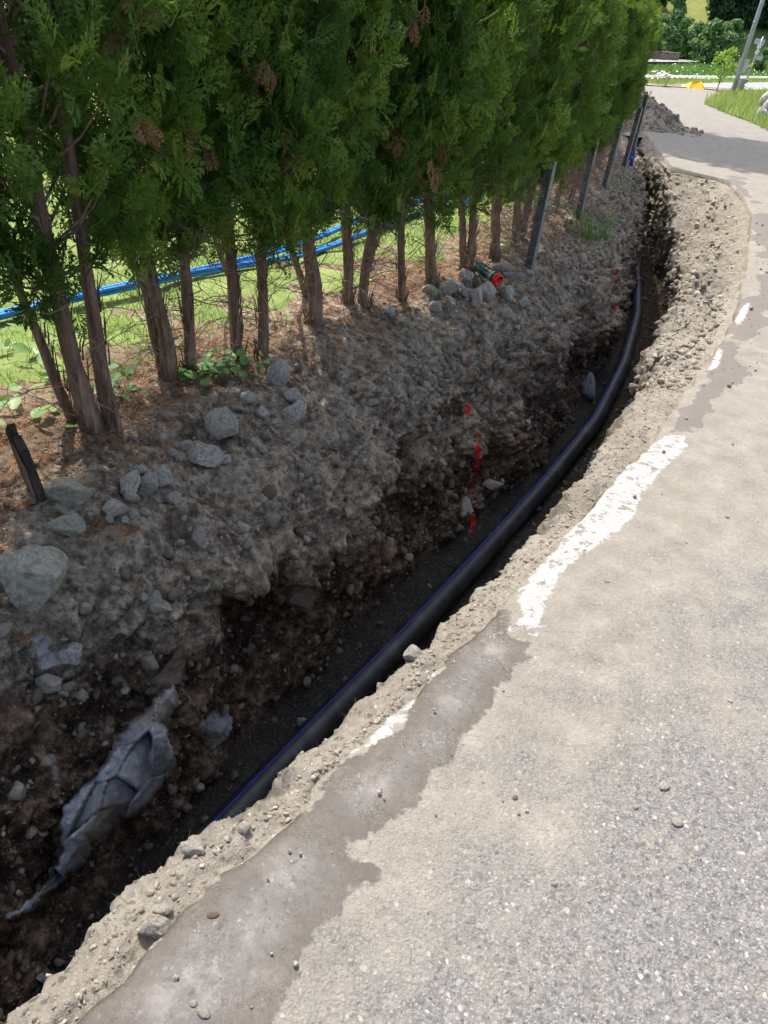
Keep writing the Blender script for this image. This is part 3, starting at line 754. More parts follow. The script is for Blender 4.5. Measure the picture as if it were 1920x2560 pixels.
while qf < 12.6:
    P = np.array(xyz(qf, float(cT(qf)) + random.uniform(-.05, .05), .1))
    lb = ORD[k] + ' thuja past the first steel post, counted towards the soil heap'
    if qf + .43 >= 12.6: lb = 'end thuja of the hedge, sunlit, nearest the soil heap'
    zs = float(np.interp(qf, [5, 9, 11, 12, 12.6], [1.0, .98, .93, .86, .78])) * random.uniform(.97, 1.03)
    thuja(P, [([P, P + np.array([random.uniform(-.04, .04), random.uniform(-.03, .03), .55])], [.032, .025])], lb, zs, random.uniform(.80, .92) * float(np.interp(qf, [5, 8, 12], [1, .95, .84])))
    qf += .43; k += 1

# ------------------------------------------------------------------ the pipe in the trench
PIPE_T = [(-.3, -1.02), (.6, -1.01), (1.21, -1.00), (2.19, -.97), (3.07, -.965), (4.01, -.965), (5.10, -.99), (6.36, -1.14), (7.90, -1.43), (9.12, -1.75), (9.6, -1.90)]
cP = curve(PIPE_T)
def m_pe():
    t = NT('black_plastic', .32, .5)
    n = t.noise(8, 5, .6); d = t.noise(60, 4, .7)
    col = t.mix(t.math('MULTIPLY', t.step(n, .45, .7), .5), (.013, .014, .017), (.085, .08, .073))
    return t.set(col, t.ramp(d, [(.3, .38), (.7, .6)]), t.bump(d, .08, .002))
MAT['pe'] = m_pe()
MAT['pe_blue'] = m_simple('blue_plastic', (.006, .022, .20), (.010, .035, .28), 20, .5, .5, 0)
pr = tag(empty('water_pipe', xyz(.5, -1.0, -1.04)), 'black plastic water pipe with blue stripes lying along the trench floor', 'pipe')
def pipe_pts(a, b, m):
    q = np.linspace(a, b, m); x, y, z = xyz(q, cP(q), -.975 + .012 * np.sin(q * 1.3)); return np.column_stack([x, y, z])
def local(mb, o):
    for i in range(len(mb.V)): mb.V[i] = mb.V[i] - np.array(o.location)
    return mb
mb = MB(); PP = pipe_pts(-.3, 9.2, 120); mb.tube(PP, .057, 28); local(mb, pr).build('barrel', MAT['pe'], pr, True)
def stripe(ang, wd=.085):
    T = np.gradient(PP, axis=0); T /= np.linalg.norm(T, axis=1)[:, None]
    A = np.cross(T, [0, 0, 1.0]); A /= np.linalg.norm(A, axis=1)[:, None]; B = np.cross(A, T)
    a = [ang - wd, ang - wd * .5, ang, ang + wd * .5, ang + wd]
    V = np.stack([PP + .0577 * (math.cos(x) * A + math.sin(x) * B) for x in a], 1)
    V = np.concatenate([V, np.stack([PP + .0560 * (math.cos(x) * A + math.sin(x) * B) for x in (a[0], a[-1])], 1)], 1)
    n, c = V.shape[:2]; F = []
    for i in range(n - 1):
        for (p, q2) in ((0, 1), (1, 2), (2, 3), (3, 4), (5, 0), (4, 6)): F.append((i * c + p, i * c + q2, (i + 1) * c + q2, (i + 1) * c + p))
    return obj('blue_stripe', mesh_np('blue_stripe', V.reshape(-1, 3) - np.array(pr.location), F, MAT['pe_blue'], True), pr)
for an in (1.9, 3.75, 5.3): stripe(an)
jp = pipe_pts(9.12, 9.26, 3); mb = MB(); mb.tube(jp, [.066, .07, .066], 28); local(mb, pr).build('coupling', MAT['pe'], pr, True)
tp = pipe_pts(9.22, 9.6, 4); tp = np.vstack([tp, np.array(xyz(10.3, -2.08, -.96)), np.array(xyz(11.2, -2.38, -1.0))])
mb = MB(); mb.tube(tp, .050, 24); local(mb, pr).build('tail_length', MAT['pe'], pr, True)

# ------------------------------------------------------------------ blue tubes on the lawn
MAT['tube'] = m_simple('blue_tube', (.01, .20, .66), (.02, .30, .85), 14, .4, .5, 0)
hp = [np.array(hit(a, b, .13)[0]) for a, b in ((-120, 716), (0, 688), (110, 660), (230, 634), (400, 598), (560, 568), (650, 545), (720, 520), (800, 485), (900, 452), (1050, 420))]
for s_, lb in ((0, 'bundle of bright blue plastic tubes lying on the lawn behind the trunks'), (1, 'second bundle of blue tubes spreading away from the first towards the right')):
    rt = tag(empty('tube_bundle', hp[2] + np.array([0, .1 * s_, 0])), lb, 'tubes', 'blue tube bundles on the lawn')
    a = np.array(hp); L = np.linspace(0, len(a) - 1, 90); C = np.column_stack([np.interp(L, np.arange(len(a)), a[:, i]) for i in range(3)])
    C = np.array([C[max(0, i - 3):i + 4].mean(0) for i in range(len(C))])
    sp = np.interp(L, [0, 4.2, 6, 8, 10], [.012, .02, .08, .12, .10]) * (s_ * 2 - 1)
    C[:, 0] += sp * .45; C[:, 1] -= sp
    for k in range(3):
        ph = k * 2.094 + L * .35
        D = C + np.column_stack([np.cos(ph) * .013, np.cos(ph) * .004, np.sin(ph) * .011 + .012 + s_ * .006])
        mb = MB(); mb.tube(D, .010, 8); local(mb, rt).build('tube', MAT['tube'], rt, True)

# ------------------------------------------------------------------ steel posts
def m_post():
    t = NT('post_steel', .6, .4); v = t.objpos()
    n = t.noise(14, 5, .6, v)
    t.b.inputs['Metallic'].default_value = .25
    return t.set(t.ramp(n, [(.3, (.055, .065, .075)), (.55, (.09, .10, .11)), (.75, (.17, .165, .155))]), None, t.bump(t.noise(90, 3, .6, v), .15, .002))
MAT['post'] = m_post()
MAT['flange'] = m_simple('pale_flange', (.19, .175, .155), (.32, .295, .26), 20, .7, .3, .2)  # right flange is paler and more beige than the rest of the post
MAT['hole'] = m_simple('dark_slot', (.008, .008, .008), (.015, .014, .012), 10, .9, .1, 0)
MAT['zinc'] = m_simple('zinc_bracket', (.22, .23, .24), (.38, .39, .40), 40, .45, .5, .1, .002, .6)
PL = ['steel channel post nearest the spray can, with a hook', 'second steel channel post, beside the tall grass tuft', 'third steel channel post along the trench, hook near its foot', 'fourth steel channel post before the soil heap', 'farthest steel channel post at the foot of the soil heap']
for k, (b, hk) in enumerate([((1140, 580), .40), ((1247, 471), .44), ((1304, 403), .30), ((1347, 358), .42), ((1366, 322), .35)]):
    B = np.array(on_soil(*b)[0]) if k < 4 else np.array(hit(b[0], b[1], .1)[0])
    p = tag(empty('fence_post', B, math.atan2(DV[1], DV[0]) - math.pi / 2 - .13), PL[k], 'post', 'steel posts between hedge and trench')
    p.rotation_euler[0] = random.uniform(-.015, .015); p.rotation_euler[1] = random.uniform(-.02, .03)
    mb = MB(); h = .74
    mb.box((0, 0, h / 2 - .1), (.052, .004, h + .1)); mb.box((-.024, .0195, h / 2 - .1), (.004, .035, h + .1))
    mb.build('channel', MAT['post'], p)
    mb = MB(); mb.box((.0282, .0175, h / 2 - .1), (.004, .039, h + .1)); mb.build('flange', MAT['flange'], p)
    for zz in (.16, .33, .58):
        m2 = MB(); m2.box((0, -.0022, zz), (.006, .003, .020)); m2.build('slot', MAT['hole'], p)
    m3 = MB(); m3.tube([(.027, .01, hk + .04), (.028, .01, hk), (.040, .012, hk - .006), (.075, .02, hk - .004), (.082, .021, hk + .02)], .005, 6); m3.build('hook', MAT['zinc'], p, True)

# ------------------------------------------------------------------ wooden stake
B = np.array(on_soil(78, 1062)[0])
st = tag(empty('wooden_stake', B, -.75), 'broken weathered wooden stake leaning at the left end of the bank', 'stake')
me = bpy.data.meshes.new('board'); bm = bmesh.new()
cols = 9; V = []
for j in range(cols):
    u = j / (cols - 1) - .5; top = .235 + .03 * math.sin(j * 2.3) + random.uniform(-.018, .018) - abs(u) * .04
    for y_ in (-.011, .011):
        for z_ in (-.08, .06, .14, top): V.append(bm.verts.new((u * .095 + .002 * math.sin(j * 4 + z_ * 30), y_ + .0015 * math.sin(j * 3.1 + z_ * 20), z_)))
for j in range(cols - 1):
    a, b = j * 8, (j + 1) * 8
    for k in range(3):
        bm.faces.new((V[a + k], V[b + k], V[b + k + 1], V[a + k + 1])); bm.faces.new((V[a + 4 + k], V[a + 5 + k], V[b + 5 + k], V[b + 4 + k]))
    bm.faces.new((V[a + 3], V[b + 3], V[b + 7], V[a + 7]))
for e, f in ((0, 1), ((cols - 1) * 8, -1)):
    for k in range(3):
        q4 = (V[e + k], V[e + k + 1], V[e + k + 5], V[e + k + 4]); bm.faces.new(q4 if f > 0 else q4[::-1])
bm.to_mesh(me); bm.free(); me.materials.append(m_bark('weathered_board', (.03, .024, .02), (.075, .06, .05), (.17, .135, .11)))
o = obj('board', me, st); o.rotation_euler = (.12, .10, 0)
mb = MB(); r = np.random.default_rng(5)
for k in range(14):
    x_ = r.uniform(-.035, .035); mb.tube([(x_, -.014, .0), (x_ + .002, -.016, r.uniform(.08, .16)), (x_, -.018, r.uniform(.17, .23))], [.004, .004, .001], 4)
o2 = mb.build('splinters', MAT['bark'], st); o2.rotation_euler = (.12, .10, 0)

# ------------------------------------------------------------------ marking spray can
H0, hn, _ = on_soil(1030, 592); H1, hn1, _ = on_soil(1064, 620)
D = (H1 - H0).normalized(); c0 = H0 + Vector((0, 0, .052))
ca = tag(empty('spray_can', c0), 'green marking spray can with a bright red cap lying on stones', 'spray can')
Dc = Vector((D.x, D.y, D.z + .06)).normalized()
ca.rotation_euler = Dc.to_track_quat('Z', 'Y').to_euler()
def m_can():
    t = NT('green_lacquer', .3, .5); v = t.objpos()
    sx = t.N.new('ShaderNodeSeparateXYZ'); t.L(v, sx.inputs[0])
    z = sx.outputs[2]
    col = t.mix(t.noise(30, 3, .5, v), (.004, .05, .035), (.008, .075, .055))
    for (a, b, cc) in ((.118, .122, (.55, .5, .25)), (.128, .134, (.6, .62, .5)), (.03, .033, (.06, .16, .12)), (.014, .017, (.1, .2, .15)), (.105, .108, (.4, .35, .1))):
        m_ = t.math('MULTIPLY', t.math('GREATER_THAN', z, a), t.math('LESS_THAN', z, b)); col = t.mix(m_, col, cc)
    spot = t.math('LESS_THAN', t.math('ADD', t.math('POWER', t.math('SUBTRACT', z, .072), 2.0), t.math('POWER', t.math('SUBTRACT', sx.outputs[0], .012), 2.0)), .00022)
    col = t.mix(spot, col, (.16, .012, .03))
    t.b.inputs['Metallic'].default_value = .2
    return t.set(col)
mb = MB(); mb.lathe([(.024, -.003), (.032, -.003), (.0345, .0), (.0345, .004), (.0335, .008), (.0335, .142), (.0345, .146), (.031, .152), (.026, .156)], 32); mb.build('can_body', m_can(), ca, True)
MAT['red_cap'] = m_simple('red_cap', (.62, .018, .012), (.75, .03, .018), 20, .42, .4, 0)
MAT['black_ring'] = m_simple('black_ring', (.01, .01, .01), (.02, .02, .02), 20, .5, .4, 0)
mb = MB(); mb.lathe([(.0315, .149), (.0355, .150), (.0355, .156), (.0315, .157)], 32); mb.build('black_ring', MAT['black_ring'], ca, True)
mb = MB(); mb.lathe([(.030, .157), (.037, .158), (.0375, .161), (.036, .186), (.034, .190), (.030, .191), (.028, .186), (.010, .185)], 32)
for k in range(26):
    a = k * 6.283 / 26; mb.box((.0368 * math.cos(a), .0368 * math.sin(a), .171), (.0035, .0035, .022), Matrix.Rotation(a, 3, 'Z'))
cap = mb.build('cap', MAT['red_cap'], ca, True)
mb = MB(); mb.tube([(.021 * math.cos(a), .021 * math.sin(a), .1885) for a in np.linspace(.5, 2.64, 9)], .0055, 8); mb.build('cap_slot', MAT['hole'], cap, True)
mb = MB(); mb.tube([(0, -.004, .184), (0, -.004, .188)], .0045, 10); mb.build('nozzle', MAT['hole'], cap, True)

# ------------------------------------------------------------------ stones
def rock_mesh(seed, sub=3, facets=9, rough=.10, mat=None, sq=0.0):
    r = np.random.default_rng(seed)
    bm = bmesh.new(); bmesh.ops.create_icosphere(bm, subdivisions=sub, radius=1.0)
    V = np.array([v.co[:] for v in bm.verts]); V = V / np.linalg.norm(V, axis=1)[:, None]
    for k in range(facets):
        d = r.standard_normal(3); d /= np.linalg.norm(d); c = r.uniform(.62, .9) if facets < 6 else r.uniform(.45, .85)
        pr_ = V @ d; ov = np.maximum(0, pr_ - c); V = V - d[None] * (ov * r.uniform(.85, 1.0))[:, None]
    V *= 1 + rough * fbm(V + seed * 3.1, 1.4, 2, seed)[:, None] + rough * .35 * fbm(V + seed, 5, 2, seed + 9)[:, None]
    V -= (V.max(0) + V.min(0)) / 2; V /= np.abs(V).max(0)
    for v, c in zip(bm.verts, V): v.co = c
    me = bpy.data.meshes.new('stone'); bm.to_mesh(me); bm.free()
    for p in me.polygons: p.use_smooth = True
    try: me.set_sharp_from_angle(angle=math.radians(38))
    except Exception: pass
    if mat: me.materials.append(mat)
    return me
def stone(px, py, wpx, hpx, label, mat='stone', seed=0, facets=9, sink=.30, depth=.8, name='stone', cat='stone', group='loose stones on the bank', roll=0.0, sub=3):
    P, nn, dep = on_soil(px, py + hpx * .18)
    sc_ = dep * K / FPX
    a, c = wpx * sc_ / 2, hpx * sc_ / 2 * 1.05
    b = (a + c) / 2 * depth
    me = rock_mesh(seed, sub, facets, .10, MAT[mat])
    o = tag(obj(name, me), label, cat, group)
    # width across the view, height along the view's up, resting on the soil
    X = Vector(CAMR) * math.cos(roll) + Vector(CAMU) * math.sin(roll); Yv = (Vector(FWD) - Vector(FWD).dot(X) * X).normalized(); Zv = X.cross(Yv)
    Rm = Matrix((X, Yv, Zv)).transposed()
    o.rotation_euler = Rm.to_euler(); o.scale = (a, b, c)
    o.location = P + nn * (min(a, b, c) * (1 - sink * 1.6)) 
    return o
G1, G2, G3, G4 = 'loose stones along the crest of the bank', 'stones heaped round the spray can', 'stones on the soil strip beside the road', 'stones on the trench floor'
STN = [
 (65, 1212, 138, 140, 'largest boulder, square shouldered and grey, at the left picture edge', 'stone_green', 1, 12, .2, G1),
 (138, 1060, 112, 62, 'flat-topped lichen-coated boulder right beside the wooden stake', 'stone_green', 2, 12, .35, G1),
 (140, 1128, 86, 50, 'rough wedge-shaped stone just above the largest boulder', 'stone_green', 3, 8, .2, G1),
 (276, 1050, 44, 60, 'smooth upright cobble at the left of the stacked group', 'stone', 4, 4, .1, G1),
 (303, 1021, 38, 32, 'dark rounded cobble at the top of the stacked group', 'stone', 5, 4, .2, G1),
 (318, 1050, 42, 52, 'angular cobble leaning against the smooth upright one', 'stone', 6, 9, .1, G1),
 (350, 1024, 46, 44, 'dusty cobble half set in soil at the right of the stacked group', 'stone', 7, 6, .4, G1),
 (258, 1102, 58, 40, 'oblong tilted cobble at the foot of the stacked group', 'stone', 8, 7, .1, G1),
 (286, 1077, 34, 26, 'small flat pebble wedged in the middle of the stacked group', 'stone', 9, 6, .1, G1),
 (285, 1109, 26, 24, 'small pebble right of the oblong tilted cobble', 'stone', 10, 6, .1, G1),
 (310, 1103, 23, 20, 'round pebble at the right end of the stacked group foot', 'stone', 11, 4, .1, G1),
 (238, 1122, 22, 18, 'little pebble just below the oblong tilted cobble', 'stone_pale', 12, 6, .1, G1),
 (268, 1120, 20, 18, 'whitish chip under the oblong tilted cobble', 'stone_pale', 13, 8, .1, G1),
 (465, 911, 78, 68, 'big rounded grey boulder below the round-leaved weed', 'stone', 14, 5, .25, G1),
 (437, 982, 86, 62, 'big dusty boulder under the rounded one, half buried', 'stone', 15, 6, .3, G1),
 (401, 966, 30, 24, 'small egg-shaped stone touching the dusty boulder', 'stone', 16, 4, .1, G1),
 (372, 982, 22, 20, 'pale chip left of the dusty boulder', 'stone_pale', 17, 8, .1, G1),
 (487, 990, 24, 22, 'small pale angular chip right of the dusty boulder', 'stone_pale', 18, 9, .2, G1),
 (600, 812, 48, 66, 'tall egg-shaped stone standing in dappled light', 'stone', 19, 4, .2, G1),
 (532, 858, 40, 30, 'angular stone between the rounded boulder and the tall egg-shaped one', 'stone', 20, 10, .2, G1),
 (512, 884, 44, 14, 'thin flat slab beside the big rounded boulder', 'stone', 21, 9, .1, G1),
 (565, 888, 38, 30, 'broken stone set in the soil below the angular one', 'stone', 22, 10, .3, G1),
 (626, 892, 52, 54, 'rounded triangular stone with another resting on top', 'stone', 23, 7, .15, G1),
 (629, 860, 46, 34, 'slanted grey stone resting on the rounded triangular one', 'stone', 24, 8, .0, G1),
 (648, 868, 18, 14, 'small chip at the right of the slanted stone', 'stone_pale', 25, 8, .1, G1),
 (570, 975, 20, 16, 'lone pale pebble on the bare slope', 'stone_pale', 26, 7, .2, G1),
 (378, 1076, 38, 34, 'flat stone half sunk in the slope right of the stacked group', 'stone', 27, 8, .45, G1),
 (350, 1306, 50, 32, 'pale oval stone poking out of the bank above the hollow', 'stone_pale', 28, 5, .3, G1),
 (308, 1282, 22, 18, 'small buff pebble poking out above the oval stone', 'stone_pale', 29, 5, .3, G1),
 (836, 672, 26, 28, 'whitish upright stone at the foot of the close pair of trunks', 'stone_pale', 30, 6, .2, G1),
 (1001, 600, 35, 26, 'pointed pale stone left of the can', 'stone_pale', 31, 10, .1, G2),
 (967, 625, 54, 28, 'long flat stone at the left of the can heap', 'stone', 32, 9, .1, G2),
 (1000, 629, 15, 28, 'narrow bluish stone standing between two larger ones', 'stone_blue', 33, 5, .1, G2),
 (1020, 640, 28, 47, 'tall curved stone left of the red cap', 'stone', 34, 7, .15, G2),
 (1048, 630, 42, 46, 'rounded stone directly under the can', 'stone', 35, 5, .2, G2),
 (1091, 630, 28, 38, 'pale oval stone touching the red cap on its right', 'stone_pale', 36, 4, .15, G2),
 (1128, 651, 24, 24, 'round whitish stone lower right of the red cap', 'stone_pale', 37, 5, .3, G2),
 (938, 663, 34, 23, 'dark cobble at the lower left of the can heap', 'stone', 38, 4, .2, G2),
 (968, 651, 24, 26, 'angular stone beside the dark cobble', 'stone', 39, 10, .2, G2),
 (926, 628, 34, 28, 'stone at the far left end of the can heap', 'stone', 40, 8, .3, G2),
 (1083, 582, 48, 26, 'broad grey slab behind the can', 'stone', 41, 9, .2, G2),
 (1096, 598, 28, 15, 'bluish oval pebble on the broad slab', 'stone_blue', 42, 4, .1, G2),
 (1120, 596, 23, 20, 'squarish bluish stone in front of the first steel post', 'stone_blue', 43, 9, .2, G2),
 (1142, 591, 24, 12, 'flat stone against the foot of the first steel post', 'stone', 44, 6, .2, G2),
 (337, 1998, 76, 58, 'pale boulder lying on the soil strip against the asphalt edge', 'stone_pale', 45, 5, .15, G3),
 (352, 1964, 46, 22, 'oblong pale stone right above the pale boulder', 'stone_pale', 46, 5, .15, G3),
 (897, 1412, 46, 40, 'smooth buff stone jutting from the trench lip', 'stone_pale', 47, 4, .35, G3),
 (418, 1831, 56, 28, 'flat whitish stone set in the soil clod', 'stone_pale', 48, 6, .4, G3),
 (527, 1791, 30, 22, 'white pebble above the soil clod', 'stone_pale', 49, 6, .2, G3),
 (222, 2150, 26, 34, 'white wedge-shaped stone near the bottom left', 'stone_pale', 50, 9, .2, G3),
 (640, 1602, 30, 30, 'pale angular stone lying left of the pipe', 'stone_blue', 51, 9, .1, G4),
 (655, 1560, 26, 20, 'broken bluish stone a little above the pale angular one', 'stone_blue', 52, 10, .1, G4),
 (722, 1510, 26, 18, 'pale stone lying against the pipe', 'stone_blue', 53, 6, .1, G4),
 (88, 2110, 40, 22, 'grey pebble in the deep shade at the bottom left', 'stone', 54, 5, .2, G4),
 (1065, 1040, 50, 26, 'grey stone sticking from the far trench wall above the pipe', 'stone', 55, 8, .35, 'stones stuck in the trench wall'),
 (1000, 1090, 32, 42, 'blade-shaped stone sticking from the wall below the red paint', 'stone', 56, 9, .35, 'stones stuck in the trench wall'),
 (640, 1275, 66, 54, 'reddish brown rounded boulder stuck in the trench wall', 'stone_brown', 57, 4, .35, 'stones stuck in the trench wall'),
 (1265, 820, 34, 62, 'bluish angular rock at the far wall foot by the pipe bend', 'stone_blue', 58, 10, .3, 'stones stuck in the trench wall'),
 (726, 1178, 24, 22, 'round stone over the large hollow', 'stone', 59, 5, .3, 'stones stuck in the trench wall'),
 (105, 1470, 62, 40, 'rounded pale stone bedded in the wall at the left', 'stone', 60, 5, .45, 'stones stuck in the trench wall'),
 (150, 1400, 60, 46, 'dusty stone bedded above the rounded pale one', 'stone', 61, 5, .5, 'stones stuck in the trench wall'),
 (1213, 445, 26, 16, 'grey stone lying between the second and third posts', 'stone_pale', 62, 6, .1, G1),
 (1255, 560, 22, 26, 'slanted flat stone under the grass tuft', 'stone', 63, 9, .3, G1),
]
for (x, y, w_, h_, lb, mt, sd, fc, sk, gr) in STN:
    stone(x, y, w_, h_, lb, mt, sd, fc + 4, sk, .8, 'stone', 'stone', gr, random.uniform(-.25, .25), 5 if w_ > 60 else 4)
# the broken ledge of bluish rock in the wall, with a second block leaning above
def ledge(pts, label, seed, mat='stone_blue', depth=.10, cat='rock'):
    cen = np.mean(np.array(pts), 0)
    P, nn, dep = on_soil(*cen)
    front = P + nn * .012
    r = np.random.default_rng(seed); bm = bmesh.new(); vs = []
    for (x, y) in pts:
        d = Vector(ray(x, y)); t = (front - Vector(EYEP)).dot(nn) / d.dot(nn)
        if not .5 < t < 6: t = dep
        t = min(max(t, dep * .88), dep * 1.12)
        vs.append(Vector(EYEP) + d * t)
    c = sum(vs, Vector()) / len(vs)
    into = -(nn.normalized())
    for v in vs:
        a = (v - c)
        for f, off in ((1.0, r.uniform(.0, .03)), (.72, -.014 * r.uniform(.3, 1.6)), (.35, -.02 * r.uniform(.2, 1.6)), (1.08, depth), (.95, depth * 2)):
            p = c + a * f + into * off + Vector(r.standard_normal(3)) * .008
            bm.verts.new(p - c)
    bmesh.ops.convex_hull(bm, input=bm.verts[:])
    bmesh.ops.delete(bm, geom=[v for v in bm.verts if not v.link_faces], context='VERTS')
    bmesh.ops.triangulate(bm, faces=bm.faces[:])
    bmesh.ops.subdivide_edges(bm, edges=bm.edges[:], cuts=9, use_grid_fill=True)
    V = np.array([v.co[:] for v in bm.verts])
    n1 = fbm(V, 8, 2, seed) * .03 + fbm(V, 26, 3, seed + 3) * .012
    st_ = np.round(noise(V, 11, seed + 7) * 2.5) / 2.5 * .012
    bm.normal_update()
    for v, k in zip(bm.verts, n1 + st_): v.co += v.normal * float(k)
    me = bpy.data.meshes.new('rock'); bm.to_mesh(me); bm.free(); me.materials.append(MAT[mat])
    o = tag(obj('rock', me), label, cat, 'broken rock in the trench wall'); o.location = c
    return o
def rock_face():                                           # one fractured rock mass standing out of the wall
    out = [(745, 190), (775, 235), (735, 310), (700, 360), (720, 400), (760, 490), (768, 520), (740, 570), (690, 640), (600, 745), (520, 765), (470, 835), (405, 875), (335, 995), (270, 1025), (215, 1090), (120, 1175), (40, 1215), (20, 1195), (110, 1140), (190, 1060), (245, 960), (275, 890), (255, 850), (275, 730), (330, 670), (390, 610), (455, 550), (495, 465), (515, 410), (575, 355), (625, 325), (665, 245)]
    poly = np.array([(x / 1.728 / K, (1600 + y / 1.728) / K) for x, y in out])
    st_ = 3.0; lo_, hi_ = poly.min(0) - 24, poly.max(0) + 24
    U, Vv = np.meshgrid(np.arange(lo_[0], hi_[0], st_), np.arange(lo_[1], hi_[1], st_))
    sd = sdf_poly(U, Vv, poly)
    jit = noise(np.stack([U, Vv, U * 0], -1), .05, 3) * 5 + noise(np.stack([U, Vv, U * 0], -1), .15, 4) * 2.5
    sd = sd + jit
    cu, cv = np.arange(lo_[0], hi_[0] + 20, 18.0), np.arange(lo_[1], hi_[1] + 20, 18.0)
    D_ = np.array([[(on_soil(max(x, -60), y)[2]) for x in cu] for y in cv])
    for _ in range(4):
        p = np.pad(D_, 1, mode='edge'); D_ = (p[1:-1, 1:-1] * 2 + p[:-2, 1:-1] + p[2:, 1:-1] + p[1:-1, :-2] + p[1:-1, 2:]) / 6
    fx = (U - cu[0]) / 18; fy = (Vv - cv[0]) / 18; ix = np.clip(fx.astype(int), 0, len(cu) - 2); iy = np.clip(fy.astype(int), 0, len(cv) - 2); fx -= ix; fy -= iy
    dep = D_[iy, ix] * (1 - fx) * (1 - fy) + D_[iy, ix + 1] * fx * (1 - fy) + D_[iy + 1, ix] * (1 - fx) * fy + D_[iy + 1, ix + 1] * fx * fy
    r = np.random.default_rng(4); ns = 24
    S_ = np.column_stack([r.uniform(lo_[0], hi_[0], ns), r.uniform(lo_[1], hi_[1], ns)]); off = r.uniform(.015, .05, ns); tl = r.normal(0, .0007, (ns, 2))
    # facets stretched along the slope of the ledge
    a_ = math.radians(-52); du = (U[..., None] - S_[:, 0]); dv = (Vv[..., None] - S_[:, 1])
    al = du * math.cos(a_) + dv * math.sin(a_); ac = -du * math.sin(a_) + dv * math.cos(a_)
    dd = (al / 1.9) ** 2 + ac ** 2; kk = dd.argmin(-1); ds = np.sort(dd, -1)
    crack = np.clip((np.sqrt(ds[..., 1]) - np.sqrt(ds[..., 0])) / 5, 0, 1)
    f = off[kk] + np.take_along_axis(du, kk[..., None], -1)[..., 0] * tl[kk, 0] + np.take_along_axis(dv, kk[..., None], -1)[..., 0] * tl[kk, 1]
    h = .075 * np.clip((sd + 2) / 4.5, -2, 1) + .035 * np.clip(sd / 20, 0, 1.3) + np.clip(sd / 3.5, 0, 1) * f - .014 * (1 - crack) * np.clip(sd / 8, 0, 1)
    P = np.stack([EYEP + ray(x, y) * d for x, y, d in zip(U.ravel(), Vv.ravel(), (dep - h).ravel())])
    P += (fbm(P, 40, 3, 8, .6) * .003)[:, None] * NV.tolist().__add__([0.2])
    F = grid_faces(*U.shape); keep = (sd.ravel()[F] > -16).all(1); F = F[keep]
    idx = np.unique(F); mp = np.zeros(len(P), int); mp[idx] = np.arange(len(idx)); c = P[idx].mean(0)
    me = mesh_np('rock', P[idx] - c, mp[F], MAT['stone_blue'], False)
    o = tag(obj('rock_ledge', me), 'pale bluish jagged rock ledge bedded in the trench wall at lower left', 'rock'); o.location = c
rock_face()
ledge([(440, 1560), (470, 1530), (487, 1550), (478, 1590), (450, 1600), (420, 1590)], 'small bluish rock in the hollow right of the broken ledge', 9)
ledge([(350, 1440), (375, 1420), (380, 1470), (345, 1500), (318, 1500), (330, 1460)], 'brownish stone face at the rim of the dark hollow', 12, 'stone_brown')

# gravel and pebbles pressed into the soil
PEB = []
for s_ in range(6):
    me = rock_mesh(300 + s_, 2, 9, .12); PEB.append((np.array([v.co[:] for v in me.vertices]), np.array([p.vertices[:] for p in me.polygons]))); bpy.data.meshes.remove(me)
def m_gravel():
    t = NT('gravel', .9, .2); r = t.attr('rnd')
    n = t.noise(90, 4, .65)
    col = t.ramp(r, [(.0, (.10, .068, .045)), (.3, (.185, .15, .11)), (.6, (.25, .21, .16)), (.85, (.36, .318, .255)), (1, (.48, .435, .36))])
    col = t.mix(t.math('MULTIPLY', t.step(n, .4, .65), .55), col, (.15, .125, .1))
    return t.set(col, None, t.bump(n, .5, .004))
MAT['gravel'] = m_gravel()
def rand_rot(m, r):
    q4 = r.standard_normal((m, 4)); q4 /= np.linalg.norm(q4, axis=1)[:, None]; a, b, c, d = q4.T
    return np.stack([np.stack([1 - 2 * (c * c + d * d), 2 * (b * c - a * d), 2 * (b * d + a * c)], -1), np.stack([2 * (b * c + a * d), 1 - 2 * (b * b + d * d), 2 * (c * d - a * b)], -1), np.stack([2 * (b * d - a * c), 2 * (c * d + a * b), 1 - 2 * (b * b + c * c)], -1)], 1)
def pebbles(name, m, zone, smin, smax, power, seed, lo=0, hi=1, qlim=(-.3, 17.5), out=.2):
    r = np.random.default_rng(seed)
    wgt = ((TS > zone[0]) & (TS < zone[1]) & (TQ > qlim[0]) & (TQ < qlim[1])).ravel(); ids = np.where(wgt)[0]
    pick = r.choice(ids, m)
    pos = TP.reshape(-1, 3)[pick]; nr = TN.reshape(-1, 3)[pick]
    sz = smin + (smax - smin) * r.random(m) ** power
    sz *= (1 + .06 * np.clip(TQ.ravel()[pick], 0, 8))
    Rm = rand_rot(m, r) * (np.array([1, .8, .62])[None, None, :] * r.uniform(.8, 1.2, (m, 1, 3)))
    V, F, A = scatter(PEB, pos + nr * (sz * out)[:, None], Rm, sz, lo + (hi - lo) * r.random(m))
    o = obj(name, mesh_np(name, V, F, MAT['gravel'], False, dict(rnd=A)))
    return tag(o, kind='stuff')
tag(pebbles('wall_gravel', 5200, (9.2, 13.4), .004, .03, 5.0, 1, .05, .85, out=.1), 'small stones and gravel bedded in the shaded trench wall')
tag(pebbles('bank_gravel', 2800, (12.8, 16.6), .0025, .017, 5.5, 2, .1, .75), 'grit and small stones strewn over the bank')
tag(pebbles('floor_gravel', 2600, (6.0, 9.4), .004, .024, 5.5, 3, .0, .3), 'grit and small stones on the trench floor')
tag(pebbles('strip_gravel', 9000, (1.1, 4.9), .0010, .0085, 7.0, 4, .5, 1.0, (-.3, 4.5), out=-.1), 'pale grit in the soil strip beside the near road edge')
